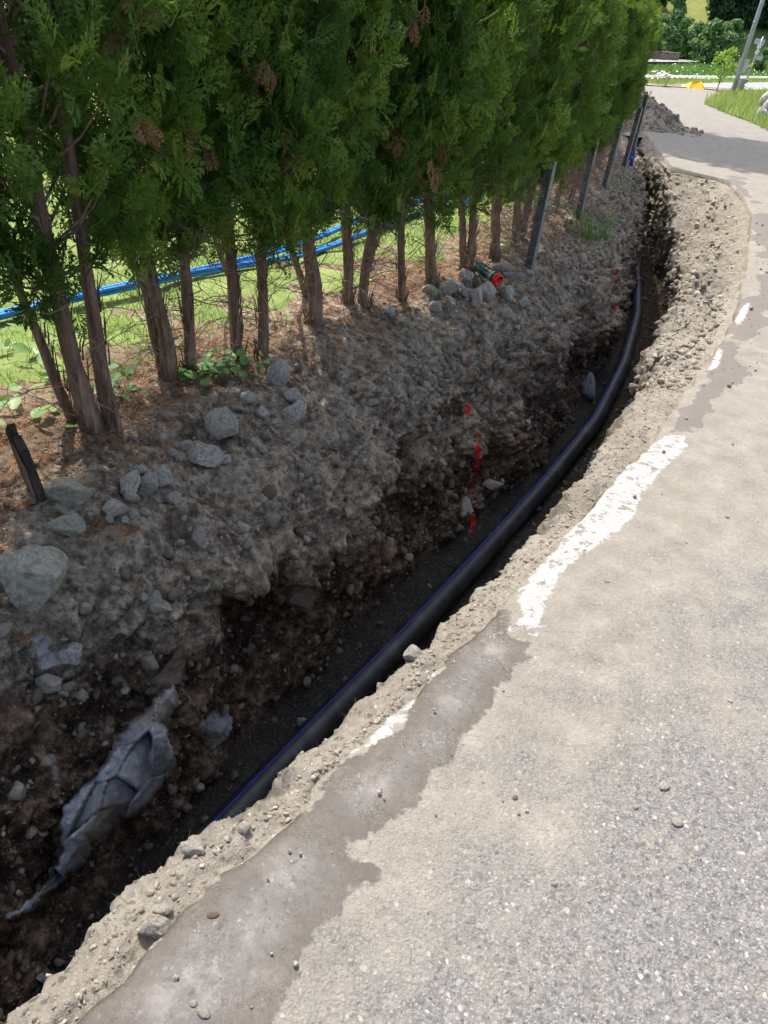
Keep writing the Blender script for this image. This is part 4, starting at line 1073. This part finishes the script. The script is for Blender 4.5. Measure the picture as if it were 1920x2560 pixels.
tag(pebbles('rubble', 6500, (1.4, 6.0), .003, .024, 4.5, 5, .6, 1.0, (3.8, 12.5), out=.0), 'pale rubble on the sunlit side of the trench')
# grit on the road
def road_grit(m, seed):
    r = np.random.default_rng(seed); q_ = -.3 + 9 * r.random(m) ** 1.7; t_ = .05 + 3.2 * r.random(m) ** 1.4
    x, y, z = xyz(q_, cA(q_) + t_, 0); sz = .0012 + .004 * r.random(m) ** 4
    sz *= 1 + .3 * q_
    V, F, A = scatter(PEB, np.column_stack([x, y, z + sz * .5]), rand_rot(m, r), sz, .6 + .4 * r.random(m))
    return tag(obj('road_grit', mesh_np('road_grit', V, F, MAT['gravel'], False, dict(rnd=A))), 'loose grit scattered over the road', kind='stuff')
road_grit(900, 3)
RB_ = BVHTree.FromObject(road, bpy.context.evaluated_depsgraph_get())
for (x, y, w_, h_, lb, mt, sd) in [(1433, 1700, 26, 18, 'flat white pebble alone on the grey asphalt', 'stone_pale', 80), (1462, 1778, 26, 20, 'round buff pebble casting a shadow on the grey asphalt', 'stone_pale', 81), (460, 1978, 26, 13, 'brown pebble lying on the wet mud', 'stone_brown', 82), (1113, 1724, 14, 8, 'small dark pebble on the dusty asphalt', 'stone_brown', 83), (440, 2188, 22, 30, 'pale chip stuck in the wet mud near the bottom edge', 'stone_pale', 84), (418, 2168, 16, 16, 'little pale chip in the mud beside the bigger chip', 'stone_pale', 85), (1312, 1256, 12, 9, 'dark pebble lying on the white patch', 'stone', 86)]:
    d = Vector(ray(x, y)).normalized(); h = RB_.ray_cast(Vector(EYEP), d)[0]
    if h is None: h = Vector(hit(x, y)[0])
    dep = (h - Vector(EYEP)).dot(Vector(FWD)); s_ = dep * K / FPX
    o = tag(obj('pebble', rock_mesh(sd, 2, 5, .1, MAT[mt])), lb, 'pebble', 'pebbles lying on the road')
    o.scale = (w_ * s_ / 2, h_ * s_ / 2 * 1.15, min(w_, h_) * s_ * .28); o.location = h + Vector((0, 0, o.scale[2] * .7)); o.rotation_euler = (0, 0, random.random())

# ------------------------------------------------------------------ roots, litter, grass
def fibres(name, m, zone, L, rad, seed, mat, qlim=(-.2, 9), droop=.6, label=None):
    r = np.random.default_rng(seed); mb = MB()
    ids = np.where(((TS > zone[0]) & (TS < zone[1]) & (TQ > qlim[0]) & (TQ < qlim[1])).ravel())[0]
    for i in r.choice(ids, m):
        p = TP.reshape(-1, 3)[i]; nn = TN.reshape(-1, 3)[i]
        d = nn * .6 + r.standard_normal(3) * .6; d /= np.linalg.norm(d); l = r.uniform(*L); pts = [p - nn * .005]
        for k in range(4):
            d = d + r.standard_normal(3) * .35 + np.array([0, 0, -droop * .35]); d /= np.linalg.norm(d); pts.append(pts[-1] + d * l / 4)
        mb.tube(pts, np.linspace(rad, rad * .4, 5) * r.uniform(.6, 1.3), 3, False)
    return tag(mb.build(name, mat), label, kind='stuff')
fibres('roots', 420, (10.2, 14.2), (.03, .14), .0013, 7, MAT['root'], label='fine roots hanging from the cut bank')
fibres('root_hairs', 520, (3.0, 4.9), (.008, .028), .0006, 8, MAT['root'], (.05, 1.3), .1, 'hair roots sticking out of the soil clod lip')
fibres('crest_roots', 160, (13.6, 16.8), (.05, .2), .0017, 9, MAT['root'], (-.2, 8), .9, 'dry rootlets lying on the crest of the bank')
def litter(m, seed):
    r = np.random.default_rng(seed)
    u = r.random(m) ** 1.5; q_ = -.2 + 9 * u; n_ = cT(q_) + r.normal(.0, .17, m) + .02
    # lay it on the soil
    pos = []; 
    for a, b in zip(q_, n_):
        x, y, z = xyz(a, b, 0); h = BVH.ray_cast(Vector((x, y, z + .6)), Vector((0, 0, -1)))
        pos.append(h[0] if h[0] else Vector((x, y, z + .1)))
    pos = np.array(pos) + np.array([0, 0, .004]); pos[:, 2] += r.random(m) * .012
    ax = np.column_stack([r.standard_normal(m), r.standard_normal(m), r.normal(0, .25, m)]); nm = np.column_stack([r.normal(0, .3, m), r.normal(0, .3, m), np.ones(m)])
    V, F, A = scatter(LOWF, pos, frame(ax, nm), r.uniform(.025, .07, m), r.random(m))
    return tag(obj('leaf_litter', mesh_np('leaf_litter', V, F, MAT['dead_leaf'], False, dict(rnd=A))), 'brown thuja litter under the hedge', kind='stuff')
litter(3600, 4)
def blades(name, pos, h, wd, lean, mat, seed, label, parent=None, kind='stuff'):
    r = np.random.default_rng(seed); m = len(pos)
    az = r.random(m) * 6.283; fa = r.random(m) * 6.283
    h = h * r.uniform(.55, 1.15, m); dx = np.column_stack([np.cos(az), np.sin(az), np.zeros(m)]) * (lean * h * r.uniform(.3, 1.3, m))[:, None]
    sd = np.column_stack([np.cos(fa), np.sin(fa), np.zeros(m)]) * wd
    up = np.zeros((m, 3)); up[:, 2] = h
    V = np.stack([pos - sd, pos + sd, pos + dx * .35 + up * .6 + sd * .7, pos + dx * .35 + up * .6 - sd * .7, pos + dx + up * .95], 1).reshape(-1, 3)
    b = np.arange(m)[:, None] * 5
    F = np.concatenate([b + np.array([[0, 1, 2]]), b + np.array([[0, 2, 3]]), b + np.array([[3, 2, 4]])])
    o = obj(name, mesh_np(name, V, F, mat, False, dict(rnd=np.repeat(r.random(m), 5))), parent)
    if kind: tag(o, label, kind=kind)
    return o
r = np.random.default_rng(12); m = 60000
q_ = -.8 + 11 * r.random(m) ** 1.15; o_ = .18 + 5.0 * r.random(m) ** 1.5
x, y, z = xyz(q_, cT(q_) - o_, .09)
kp = noise(np.column_stack([x, y, x * 0]), 2.2, 4) + np.clip((o_ - .45) * 1.5, -.6, .9) > -.25
pos = np.column_stack([x, y, z])[kp]
blades('lawn_grass', pos, .045, .0022, .8, MAT['grass'], 13, 'short sunlit lawn grass behind the hedge')
# grass tuft by the second post
def tuft(px, py, m, h, sp, name, label, mat='tuft', sd=1, lean=.9, wd=.003):
    P = np.array(on_soil(px, py)[0]); rr = np.random.default_rng(sd)
    rt = tag(empty(name, P), label, 'grass')
    pp = np.column_stack([rr.normal(0, sp, m), rr.normal(0, sp, m), np.zeros(m) - .01])
    blades('blades', pp, h, wd, lean, MAT[mat], sd + 50, None, rt, None)
tuft(1268, 515, 90, .30, .07, 'grass_tuft', 'tall green grass tuft in front of the second steel post', sd=2)
tuft(1300, 480, 30, .14, .07, 'grass_tuft', 'low grass tuft on the lip right of the tall tuft', sd=6)
tuft(1318, 398, 60, .16, .14, 'grass_tuft', 'grass tuft round the foot of the third steel post', sd=3)
tuft(262, 1985, 14, .03, .02, 'grass_tuft', 'tiny grass sprouts on the soil clod lip', sd=4, wd=.001)
# broad-leaved weeds
def leaf_shape(kind):
    if kind == 'round': a = [(0, 0), (.30, .02), (.5, .28), (.46, .62), (.22, .9), (0, .96), (-.22, .9), (-.46, .62), (-.5, .28), (-.30, .02)]
    else: a = [(0, 0), (.14, .12), (.27, .38), (.24, .62), (.10, .88), (0, 1.02), (-.10, .88), (-.24, .62), (-.27, .38), (-.14, .12)]
    a = np.array(a); n = len(a); c = np.array([[0, .45]])
    P = np.vstack([c, a]); Z = .10 * np.abs(P[:, 0]) - .25 * (P[:, 1]) ** 2 * .5
    return np.column_stack([P, Z]), np.array([(0, 1 + i, 1 + (i + 1) % n) for i in range(n)])
def weed(px, py, m, size, spread, hgt, kind, label, sd, lawn_dz=None, mat='weed'):
    rr = np.random.default_rng(sd)
    P = np.array(on_soil(px, py)[0]) if lawn_dz is None else np.array(hit(px, py, lawn_dz)[0])
    rt = tag(empty('weed', P), label, 'weed', 'broad leaved weeds under the hedge'); lf = leaf_shape(kind)
    st_ = MB()
    lob = mesh_np('leaf', lf[0], lf[1], MAT[mat], True, dict(rnd=np.full(len(lf[0]), rr.random())))
    for k in range(m):
        p = np.array([rr.normal(0, spread), rr.normal(0, spread), 0]); h = hgt * rr.uniform(.4, 1.2); a = rr.random() * 6.283
        tip = p + np.array([math.cos(a), math.sin(a), 0]) * h * .5 + np.array([0, 0, h])
        st_.tube([p - np.array([0, 0, .03]), p * .5 + tip * .5 + np.array([0, 0, h * .12]), tip], .0012, 3, False)
        o = obj('leaf', lob, rt); o.location = tip; o.rotation_euler = (rr.normal(0, .35), rr.normal(0, .3), a - math.pi / 2); s_ = size * rr.uniform(.6, 1.2); o.scale = (s_, s_, s_)
    tag(st_.build('stems', MAT['weed'], rt), kind='stuff')
weed(470, 800, 30, .040, .055, .05, 'round', 'bright round-leaved weed patch at the foot of the slim trunk', 1)
weed(428, 822, 12, .05, .03, .04, 'round', 'darker round-leaved sprout just left of the weed patch', 2)
weed(520, 790, 16, .038, .04, .05, 'round', 'round-leaved weed at the right end of the patch', 9)
weed(275, 862, 16, .06, .04, .09, 'long', 'broad-leaved plant right of the three leaning stems', 3)
weed(30, 905, 26, .07, .10, .08, 'long', 'leafy weed on the lawn at the left picture edge', 4, .1)
weed(20, 770, 24, .07, .12, .10, 'long', 'leafy weed behind the left stems, higher on the lawn', 14, .1)
weed(1085, 548, 26, .05, .07, .09, 'long', 'dark leafy weed behind the broad slab', 5)
weed(915, 632, 3, .06, .02, .06, 'long', 'single bright leaf at the far left of the can heap', 6)
weed(1185, 455, 16, .06, .07, .10, 'long', 'leafy weed between the first and second steel posts', 7)
weed(1310, 520, 5, .05, .02, .05, 'round', 'yellow green leaf sprout on the lip beside the tall tuft', 8)
weed(600, 700, 12, .045, .06, .06, 'long', 'low weed behind the stoutest trunk', 10)
# fallen brown sprays on the near bank
for k, (x, y, lb) in enumerate([(25, 1375, 'orange brown dead spray lying on the bank at the left edge'), (255, 1140, 'small dead spray beside the wedge-shaped stone'), (215, 1120, 'dead spray lying between the boulders')]):
    P = on_soil(x, y)[0]; rr = np.random.default_rng(70 + k); mm = 4
    V, F, A = scatter(FRONDS, rr.normal(0, .012, (mm, 3)) + np.array([0, 0, .012]), frame(np.column_stack([rr.standard_normal(mm), rr.standard_normal(mm), np.zeros(mm)]), np.tile([0, 0, 1.0], (mm, 1))), rr.uniform(.05, .08, mm), rr.random(mm))
    o = tag(obj('dead_spray', mesh_np('dead_spray', V, F, MAT['dead_leaf'], False, dict(rnd=A))), lb, 'dead spray', 'dead thuja sprays on the bank'); o.location = P

# ------------------------------------------------------------------ soil heap at the end of the trench
def heap():
    c = np.array(hit(1392, 272)[0]); rt = tag(empty('soil_heap', c), 'heap of dug-out grey soil and stones at the far end of the trench', 'soil heap')
    u = np.linspace(-1.7, 1.7, 110); X_, Y_ = np.meshgrid(u, u)
    d = np.hypot((X_ + .25) / 1.0, (Y_ - .35) / 1.35); P = np.stack([X_, Y_, X_ * 0], -1)
    Z_ = .66 * np.clip(1 - d / 1.05, 0, 1) ** .85 + .10 * np.exp(-((X_ - .75) / .5) ** 2 - ((Y_ + .1) / .35) ** 2) + np.clip(1.3 - d, 0, 1) * (fbm(P, 2.6, 3, 5) * .10 + fbm(P, 9, 3, 15) * .035)
    Z_ = Z_ - .05 - SLOPE * Y_
    z0 = np.zeros(Z_.size)
    me = mesh_np('soil', np.stack([X_, Y_, Z_], -1).reshape(-1, 3), grid_faces(110, 110), MAT['soil'], True, dict(deep=z0, floor=z0, strip=z0 + .1, rwall=z0 + .4, litter=z0, damp=z0, red=z0, chalk=z0))
    obj('soil', me, rt)
    rr = np.random.default_rng(9); m = 420; a, b = rr.integers(20, 90, m), rr.integers(20, 90, m)
    pos = np.column_stack([X_[a, b], Y_[a, b], Z_[a, b]]); sz = .015 + .07 * rr.random(m) ** 4
    V, F, A = scatter(PEB, pos, rand_rot(m, rr), sz, .15 + .6 * rr.random(m))
    tag(obj('stones', mesh_np('stones', V, F, MAT['gravel'], False, dict(rnd=A)), rt), kind='stuff')
heap()
P = np.array(hit(1366, 345, .02)[0])
bp = tag(empty('pipe_stub', P), 'short upright blue plastic pipe stub at the far trench edge', 'pipe'); mb = MB(); mb.tube([(0, 0, -.3), (0, 0, .04), (-.01, .02, .12)], .024, 14); mb.build('tube', MAT['pe_blue'], bp, True)
mb = MB(); mb.tube([(0, 0, .01), (0, 0, .04)], .03, 14); mb.build('collar', MAT['tube'], bp, True)

# ------------------------------------------------------------------ far side: verge, wall, bench, lamp, sign, bin, sapling, cover
def gz(x, y): return -SLOPE * y
VP = gpz([(1526, 226), (1545, 214), (1580, 204), (1700, 200), (1760, 260), (1700, 300), (1659, 281), (1620, 263), (1570, 245)])
poly_sheet('grass_verge', VP, MAT['meadow'], .02)
r = np.random.default_rng(21)
def in_poly(x, y, poly): return sdf_poly(x, y, poly)
xs, ys = r.uniform(6, 22, 60000), r.uniform(17, 46, 60000); sd_ = in_poly(xs, ys, VP); ok = (sd_ > -.12) & (r.random(60000) < .75)
xs, ys = xs[ok], ys[ok]
blades('verge_grass', np.column_stack([xs, ys, gz(xs, ys)]), .30, .012, .5, MAT['verge_grass'], 5, 'long sunlit verge grass right of the road')
# flowering meadow strip beyond the junction
def strip_pts(poly, m, sd):
    rr = np.random.default_rng(sd); p = np.array(poly); a, b = p.min(0), p.max(0)
    X_, Y_ = rr.uniform(a[0], b[0], m), rr.uniform(a[1], b[1], m); k = sdf_poly(X_, Y_, p) > 0
    return X_[k], Y_[k]
GS = gpz([(1370, 172), (1659, 174), (1659, 179), (1560, 180), (1440, 186), (1480, 187), (1370, 180)])
X_, Y_ = strip_pts(GS, 26000, 2)
blades('strip_grass', np.column_stack([X_, Y_, gz(X_, Y_)]), .13, .02, .5, MAT['verge_grass'], 6, 'rough grass between the junction and the valley road')
MD = gpz([(1360, 141), (1530, 138), (1659, 140), (1659, 167), (1360, 166)])
X_, Y_ = strip_pts(MD, 60000, 3)
blades('meadow_grass', np.column_stack([X_, Y_, gz(X_, Y_)]), .16, .05, .5, m_leaf('meadow_blade', (.08, .17, .03), (.12, .235, .05), (.18, .29, .07), .3), 7, 'green flowering meadow beyond the valley road')
MAT['petal'] = m_simple('white_petal', (.7, .7, .66), (.82, .82, .78), 10, .8, .2, 0, 0, 0, False)
def umbels(name, poly, m, size, hgt, sd, label):
    X_, Y_ = strip_pts(poly, m, sd); n_ = len(X_); rr = np.random.default_rng(sd + 1)
    disc = (np.array([[0, 0, .15]] + [[math.cos(a), math.sin(a), 0] for a in np.arange(6) * 1.0472]), np.array([(0, 1 + i, 1 + (i + 1) % 6) for i in range(6)]))
    hz = hgt * rr.uniform(.6, 1.2, n_)
    R_ = frame(np.column_stack([np.ones(n_), rr.normal(0, .3, n_), rr.normal(0, .3, n_)]), np.column_stack([rr.normal(0, .3, n_), rr.normal(0, .3, n_) - .4, np.ones(n_)]))
    V, F, A = scatter([disc], np.column_stack([X_, Y_, gz(X_, Y_) + hz]), R_, size * rr.uniform(.5, 1.2, n_), rr.random(n_))
    tag(obj(name, mesh_np(name, V, F, MAT['petal'], False)), label, kind='stuff')
umbels('strip_flowers', gpz([(1370, 172), (1560, 173), (1560, 176), (1370, 178)]), 1300, .035, .16, 31, 'white flower heads along the valley road')
umbels('meadow_flowers', MD, 1300, .055, .2, 33, 'white flower heads dotted over the meadow')
umbels('verge_flowers', gpz([(1600, 200), (1659, 200), (1659, 210), (1600, 212)]), 160, .03, .38, 35, 'pale flower heads on the verge')
for k, (x, y, lb) in enumerate([(1422, 184, 'larger white-flowered umbel plant left of the yellow cover'), (1437, 188, 'smaller white-flowered umbel plant right next to the larger one')]):
    P = np.array(hit(x, y)[0]); rt = tag(empty('umbel_plant', P), lb, 'flower', 'white umbel plants at the road edge'); rr = np.random.default_rng(k); sm = MB()
    for j in range(7):
        tp = np.array([rr.normal(0, .14), rr.normal(0, .14), rr.uniform(.3, .5)]); sm.tube([(0, 0, 0), tp * .6, tp], .006, 3, False)
        fm = MB(); fm.lathe([(.01, -.02), (.10, .0), (.08, .02), (.01, .03)], 8); f = fm.build('flower_head', MAT['petal'], rt); f.location = tp
    tag(sm.build('stalks', MAT['verge_grass'], rt), kind='stuff')
# lamp post
MAT['galv'] = m_simple('galvanised_steel', (.26, .29, .31), (.40, .43, .45), 6, .5, .5, .1, .003, .5)
P = np.array(hit(1580, 207)[0]); lp = tag(empty('street_lamp', P), 'tall galvanised street lamp pole standing in the verge grass', 'street lamp')
mb = MB(); mb.tube([(0, 0, -.2), (0, 0, 2.2), (0, 0, 6.5)], [.088, .08, .05], 18); mb.build('pole', MAT['galv'], lp, True)
mb = MB(); mb.box((0, -.086, .75), (.085, .012, .32)); mb.build('service_door', MAT['galv'], lp, False, .003)
mb = MB(); mb.tube([(0, 0, 2.35), (0, 0, 2.41)], .086, 18); mb.build('band', MAT['zinc'], lp, True)
mb = MB(); mb.box((-.35, 0, 6.52), (.7, .2, .09)); hd = mb.build('lamp_head', MAT['galv'], lp, False, .02)
mb = MB(); mb.box((-.42, 0, 6.47), (.4, .15, .02)); mb.build('lens', m_simple('lens', (.6, .6, .58), (.7, .7, .68), 5, .3, .5, 0), hd)
# sign post and bin behind it
MAT['sign'] = m_simple('sign_back', (.42, .44, .46), (.52, .54, .56), 5, .5, .4, 0)
MAT['sign_white'] = m_simple('sign_white', (.72, .73, .74), (.8, .81, .82), 5, .4, .4, 0)
MAT['yellow'] = m_simple('yellow_paint', (.78, .46, .015), (.85, .54, .02), 4, .5, .4, .1, .004)
P = np.array(hit(1602, 200)[0]); sp = tag(empty('sign_post', P), 'thin sign post with white plates and a yellow band behind the lamp', 'sign post')
sp.rotation_euler = (0, .06, 0)
mb = MB(); mb.tube([(0, 0, -.2), (0, 0, 2.05)], .032, 12); mb.build('pole', MAT['galv'], sp, True)
mb = MB(); mb.tube([(0, 0, .95), (0, 0, 1.1)], .037, 12); mb.build('yellow_band', MAT['yellow'], sp, True)
mb = MB(); mb.box((-.03, -.045, 1.72), (.17, .012, .17)); mb.build('plate', MAT['sign_white'], sp, False, .003)
mb = MB(); mb.box((-.02, -.045, 1.50), (.14, .012, .17), Matrix.Rotation(.3, 3, 'Y')); mb.build('plate', MAT['sign_white'], sp, False, .003)
mb = MB(); mb.box((.16, -.04, 1.30), (.26, .012, .14)); mb.build('plate', MAT['sign'], sp, False, .003)
mb = MB(); mb.box((-.36, .06, .95), (.42, .014, .5)); mb.box((-.08, .03, .95), (.2, .02, .03)); mb.build('notice_panel', MAT['sign'], sp, False, .003)
mb = MB(); mb.box((-.05, .05, 1.85), (.40, .012, .20)); mb.build('upper_panel', MAT['sign'], sp, False, .003)
P = np.array(hit(1593, 204)[0]); bn = tag(empty('litter_bin', P), 'grey metal litter bin beside the lamp pole foot', 'litter bin'); bn.rotation_euler = (0, .10, 0); bn.scale = (1.0, 1.0, 1.0)
mb = MB(); mb.lathe([(.14, .10), (.15, .11), (.175, .52), (.18, .56), (.165, .56), (.15, .2)], 24); b_ = mb.build('drum', MAT['galv'], bn, True)
mb = MB(); mb.lathe([(.178, .53), (.188, .535), (.188, .57), (.178, .575)], 24); mb.build('rim', MAT['zinc'], b_, True)
mb = MB(); mb.tube([(.0, .12, -.1), (.0, .12, .5)], .025, 8); mb.build('stand', MAT['galv'], bn, True)
# sapling
MAT['leaf_light'] = m_leaf('sapling_leaf', (.12, .24, .03), (.2, .34, .05), (.34, .46, .09), .4, (.4, .55, .1))
MAT['leaf_a'] = m_leaf('tree_leaf', (.06, .13, .05), (.13, .24, .085), (.24, .35, .14), .35, (.2, .33, .08))
MAT['leaf_b'] = m_leaf('tree_leaf_pale', (.07, .15, .065), (.15, .25, .11), (.27, .37, .17), .3, (.25, .36, .12))
MAT['leaf_dark'] = m_leaf('tree_leaf_dark', (.016, .042, .024), (.036, .078, .04), (.075, .13, .06), .2, (.07, .13, .04))
MAT['tree_bark'] = m_bark('tree_bark', (.05, .045, .04), (.12, .105, .09), (.2, .18, .16))
QUAD = (np.array([[-.5, 0, 0], [-.15, -.35, .1], [.3, -.4, 0], [.55, 0, .12], [.25, .4, 0], [-.2, .35, .1]]), np.array([(0, 1, 2), (0, 2, 3), (0, 3, 4), (0, 4, 5)]))
def tree_meshes(seed, H, R, low, nleaf, lsize, mat, trunk_r, lobes=16, conic=0.0):
    rr = np.random.default_rng(seed); mb = MB()
    pts = [np.array([0, 0, -.3])] + [np.array([rr.normal(0, .03 * H * k / 5), rr.normal(0, .03 * H * k / 5), H * .85 * k / 5]) for k in range(1, 6)]
    mb.tube(pts, np.linspace(trunk_r, trunk_r * .25, 6), 8)
    cs = []
    for k in range(lobes):
        u = (k + rr.random()) / lobes; z = low + (H - low) * u
        prof = (1 - u) ** .6 if conic else math.sqrt(max(.05, 1 - (2 * u - .9) ** 2 * .85))
        a = rr.random() * 6.283; d = R * prof * rr.uniform(.25, .75)
        c = np.array([math.cos(a) * d, math.sin(a) * d, z * .95]); cs.append((c, R * rr.uniform(.26, .44) * (1 - .35 * conic * u)))
        i = min(4, max(1, int(u * 5))); mb.tube([pts[i], (pts[i] + c) / 2 + np.array([0, 0, -.03 * H]), c], [trunk_r * .35, trunk_r * .2, trunk_r * .06], 5, False)
    n_ = nleaf; li = rr.integers(0, lobes, n_)
    C = np.array([c for c, _ in cs])[li]; Rr = np.array([q for _, q in cs])[li]
    d = rr.standard_normal((n_, 3)); d /= np.linalg.norm(d, axis=1)[:, None]
    pos = C + d * (Rr * rr.random(n_) ** .33 * 1.05)[:, None] * np.array([1, 1, .85])
    nm = d + rr.standard_normal((n_, 3)) * .6; ax = rr.standard_normal((n_, 3))
    V, F, A = scatter([QUAD], pos, frame(ax, nm), lsize * rr.uniform(.6, 1.3, n_), np.clip(rr.random(n_) * .5 + rr.random(lobes)[li] * .5, 0, 1))
    return mesh_np('crown', V, F, mat, False, dict(rnd=A)), mb.mesh('trunk', MAT['tree_bark'], True)
def tree(pair, loc, label, group, sc_=(1, 1, 1), rz=0, name='broadleaf_tree', cat='tree'):
    rt = tag(empty(name, loc, rz), label, cat, group); rt.scale = sc_
    obj('trunk', pair[1], rt); obj('crown', pair[0], rt); return rt
sap = tree_meshes(5, 1.55, .62, .55, 520, .085, MAT['leaf_light'], .022, 12)
tree(sap, np.array(hit(1548, 197)[0]), 'light green sapling with two thin stems beside the junction', None, (1, 1, 1), .4, 'sapling', 'sapling')
# yellow peaked cover
P = np.array(hit(1497, 191)[0]); yc = tag(empty('yellow_cover', P, .55), 'bright yellow peaked cover lying at the junction edge', 'cover'); yc.scale = (.82, .82, .60)
mb = MB(); V = [(-.62, -.35, 0), (.40, -.42, 0), (.45, .42, 0), (-.55, .4, 0), (-.30, -.05, .40), (.36, .0, .44), (-.60, -.33, .03)]
mb.add(V[:6], [[0, 1, 5, 4], [2, 3, 4, 5], [1, 2, 5], [3, 0, 4], [3, 2, 1, 0]]); mb.build('shell', MAT['yellow'], yc, False, .012)
for a, b in ((0, 4), (4, 5), (5, 1), (1, 0), (5, 2)):
    m2 = MB(); m2.tube([np.array(V[a]) + np.array([0, 0, .012]), np.array(V[b]) + np.array([0, 0, .012])], .02, 6); m2.build('rib', MAT['yellow'], yc, True)
mb = MB(); mb.box((-.95, -.05, .02), (.75, .28, .025)); mb.build('flap', MAT['yellow'], yc, False, .008)
# boulder wall and bench at the right edge
wl = tag(empty('boulder_wall', np.array(hit(1668, 262)[0])), 'pale dry boulder wall at the right picture edge', 'wall')
MAT['limestone'] = m_rock('limestone', (.34, .33, .30), (.5, .49, .46), (.66, .65, .62), 5)
rr = np.random.default_rng(77); c0 = np.array(wl.location); wallms = [rock_mesh(700 + k, 3, 11, .12, MAT['limestone']) for k in range(4)]
for row in range(3):
    for k in range(7):
        o = obj('boulder', wallms[(row + k) % 4], wl)
        o.location = (-.42 + .40 * k + rr.normal(0, .04) + .1 * (row % 2) + row * .13, -.35 + .28 * k + row * .22 + rr.normal(0, .03), .12 + .21 * row - .03 * k); o.rotation_euler = tuple(rr.random(3) * 6.28)
        s_ = rr.uniform(.19, .26); o.scale = (s_ * 1.15, s_, s_ * .85)
bc = tag(empty('bench', np.array(hit(1676, 232)[0]), .5), 'weathered wooden bench end above the boulder wall', 'bench')
MAT['bench_wood'] = m_bark('bench_wood', (.16, .13, .10), (.27, .22, .18), (.38, .33, .28))
for k in range(3):
    mb = MB(); mb.box((.38, -.14 + .14 * k, .30), (1.3, .12, .06)); mb.build('seat_plank', MAT['bench_wood'], bc, False, .01)
for k in range(2):
    mb = MB(); mb.box((.38, .24, .52 + .16 * k), (1.3, .05, .12)); mb.build('back_plank', MAT['bench_wood'], bc, False, .01)
for x_ in (-.12, .85):
    mb = MB(); mb.box((x_, 0, .12), (.06, .4, .30)); mb.box((x_, .28, .4), (.06, .05, .6)); mb.build('leg', MAT['black_ring'], bc, False, .005)
# low brown wall on the far apron
a, b = np.array(hit(1380, 131)[0]), np.array(hit(1461, 135)[0]); wb = tag(empty('low_wall', a), 'low brown wall at the back of the far apron', 'wall'); dv = b - a; L = float(np.hypot(dv[0], dv[1]))
wb.rotation_euler = (0, 0, math.atan2(dv[1], dv[0]))
MAT['brown_wall'] = m_simple('brown_wall', (.2, .14, .10), (.32, .24, .18), 2, .9, .2, .3, .02)
nseg = 5
for k in range(nseg):
    mb = MB(); mb.box((L * (k + .5) / nseg, 0, .30 + dv[2] * (k + .5) / nseg), (L / nseg - .03, .3, .9)); mb.build('panel', MAT['brown_wall'], wb, False, .02)
mb = MB(); mb.box((L / 2, 0, .80 + dv[2] / 2), (L + .1, .4, .08), Matrix.Rotation(-math.atan2(dv[2], L), 3, 'Y')); mb.build('coping', MAT['brown_wall'], wb)
# trees below and on the hill
TA = [tree_meshes(50 + k, 7.5, 2.7, .5, 2600, .42, MAT['leaf_a'], .16, 26) for k in range(2)] + [tree_meshes(60, 7.0, 2.5, .4, 2600, .40, MAT['leaf_b'], .15, 26), tree_meshes(63, 9.0, 2.2, .5, 2800, .42, MAT['leaf_b'], .16, 30, 1.0)]
TD = tree_meshes(70, 10.0, 3.8, .6, 3600, .55, MAT['leaf_dark'], .3, 30)
FT = [(1405, 128.5, 2, .80, 'pale rounded tree nearest the hedge end'), (1432, 129.5, 3, 1.0, 'tall pointed bluish green tree behind the low brown wall'), (1462, 131, 0, .78, 'dark dense tree right of the tall pointed one'), (1490, 133, 2, .82, 'pale green tree in the middle of the row'), (1515, 138, 1, .80, 'mid green tree right of the pale middle one'), (1540, 139, 2, .86, 'yellowish tree near the middle of the row'), (1566, 139, 0, .92, 'tall rounded tree left of the lamp pole'), (1592, 140, 1, .78, 'shrubby tree directly behind the lamp pole'), (1620, 142, 2, .80, 'pale tree just right of the lamp pole'), (1650, 143, 1, .92, 'green tree at the right picture edge'), (1640, 155, 0, .40, 'low dark bush under the right edge tree'), (1668, 150, 2, .6, 'bushy tree cut by the right picture edge'), (1378, 128, 0, .8, 'tree mostly hidden by the hedge end')]
for k, (x, y, v, s_, lb) in enumerate(FT):
    P = np.array(hit(x, y)[0]); 
    tree(TA[v], (P[0], P[1], -SLOPE * P[1] - .1), lb, 'trees at the foot of the hill', (s_ * .9, s_ * .9, s_ * .70), k * 1.3)
def on_hill(x, y):
    d = ray(x, y)
    for t in np.linspace(60, 260, 1200):
        p = EYEP + d * t
        if p[2] < hill_z(p[0], p[1]): return np.array([p[0], p[1], float(hill_z(p[0], p[1]))])
    return None
for k, (x, y, s_, lb) in enumerate([(1380, 40, 1.0, 'dark tree on the hill left of the meadow slope, behind the hedge end'), (1402, 30, .8, 'dark tree on the hill at the left rim of the meadow slope'), (1392, 12, .9, 'dark hill tree at the top edge near the hedge'), (1555, 48, .75, 'dark hill tree at the right rim of the meadow slope'), (1580, 52, 1.0, 'second dark hill tree right of the meadow slope'), (1612, 55, 1.1, 'third dark hill tree, behind the lamp pole top'), (1640, 58, 1.1, 'fourth dark hill tree towards the right edge'), (1670, 60, 1.1, 'dark hill tree cut by the right picture edge'), (1600, 24, 1.0, 'upper dark hill tree touching the top edge'), (1635, 26, 1.0, 'upper dark hill tree in the top right corner'), (1570, 20, .8, 'upper dark hill tree left of the corner group')]):
    P = on_hill(x, y)
    if P is not None: tree(TD, P - np.array([0, 0, .3]), lb, 'dark trees on the hillside', (s_, s_, s_), k * .9)
# the tall tree behind the hedge whose shade crosses the road
TS_ = tree_meshes(91, 14.6, 3.1, 9.4, 5600, .30, MAT['leaf_a'], .22, 34)
tree(TS_, (1.9, 20.1, -SLOPE * 20.1), 'tall tree behind the hedge end whose shade falls across the road', None, (1.05, .8, 1), 0)
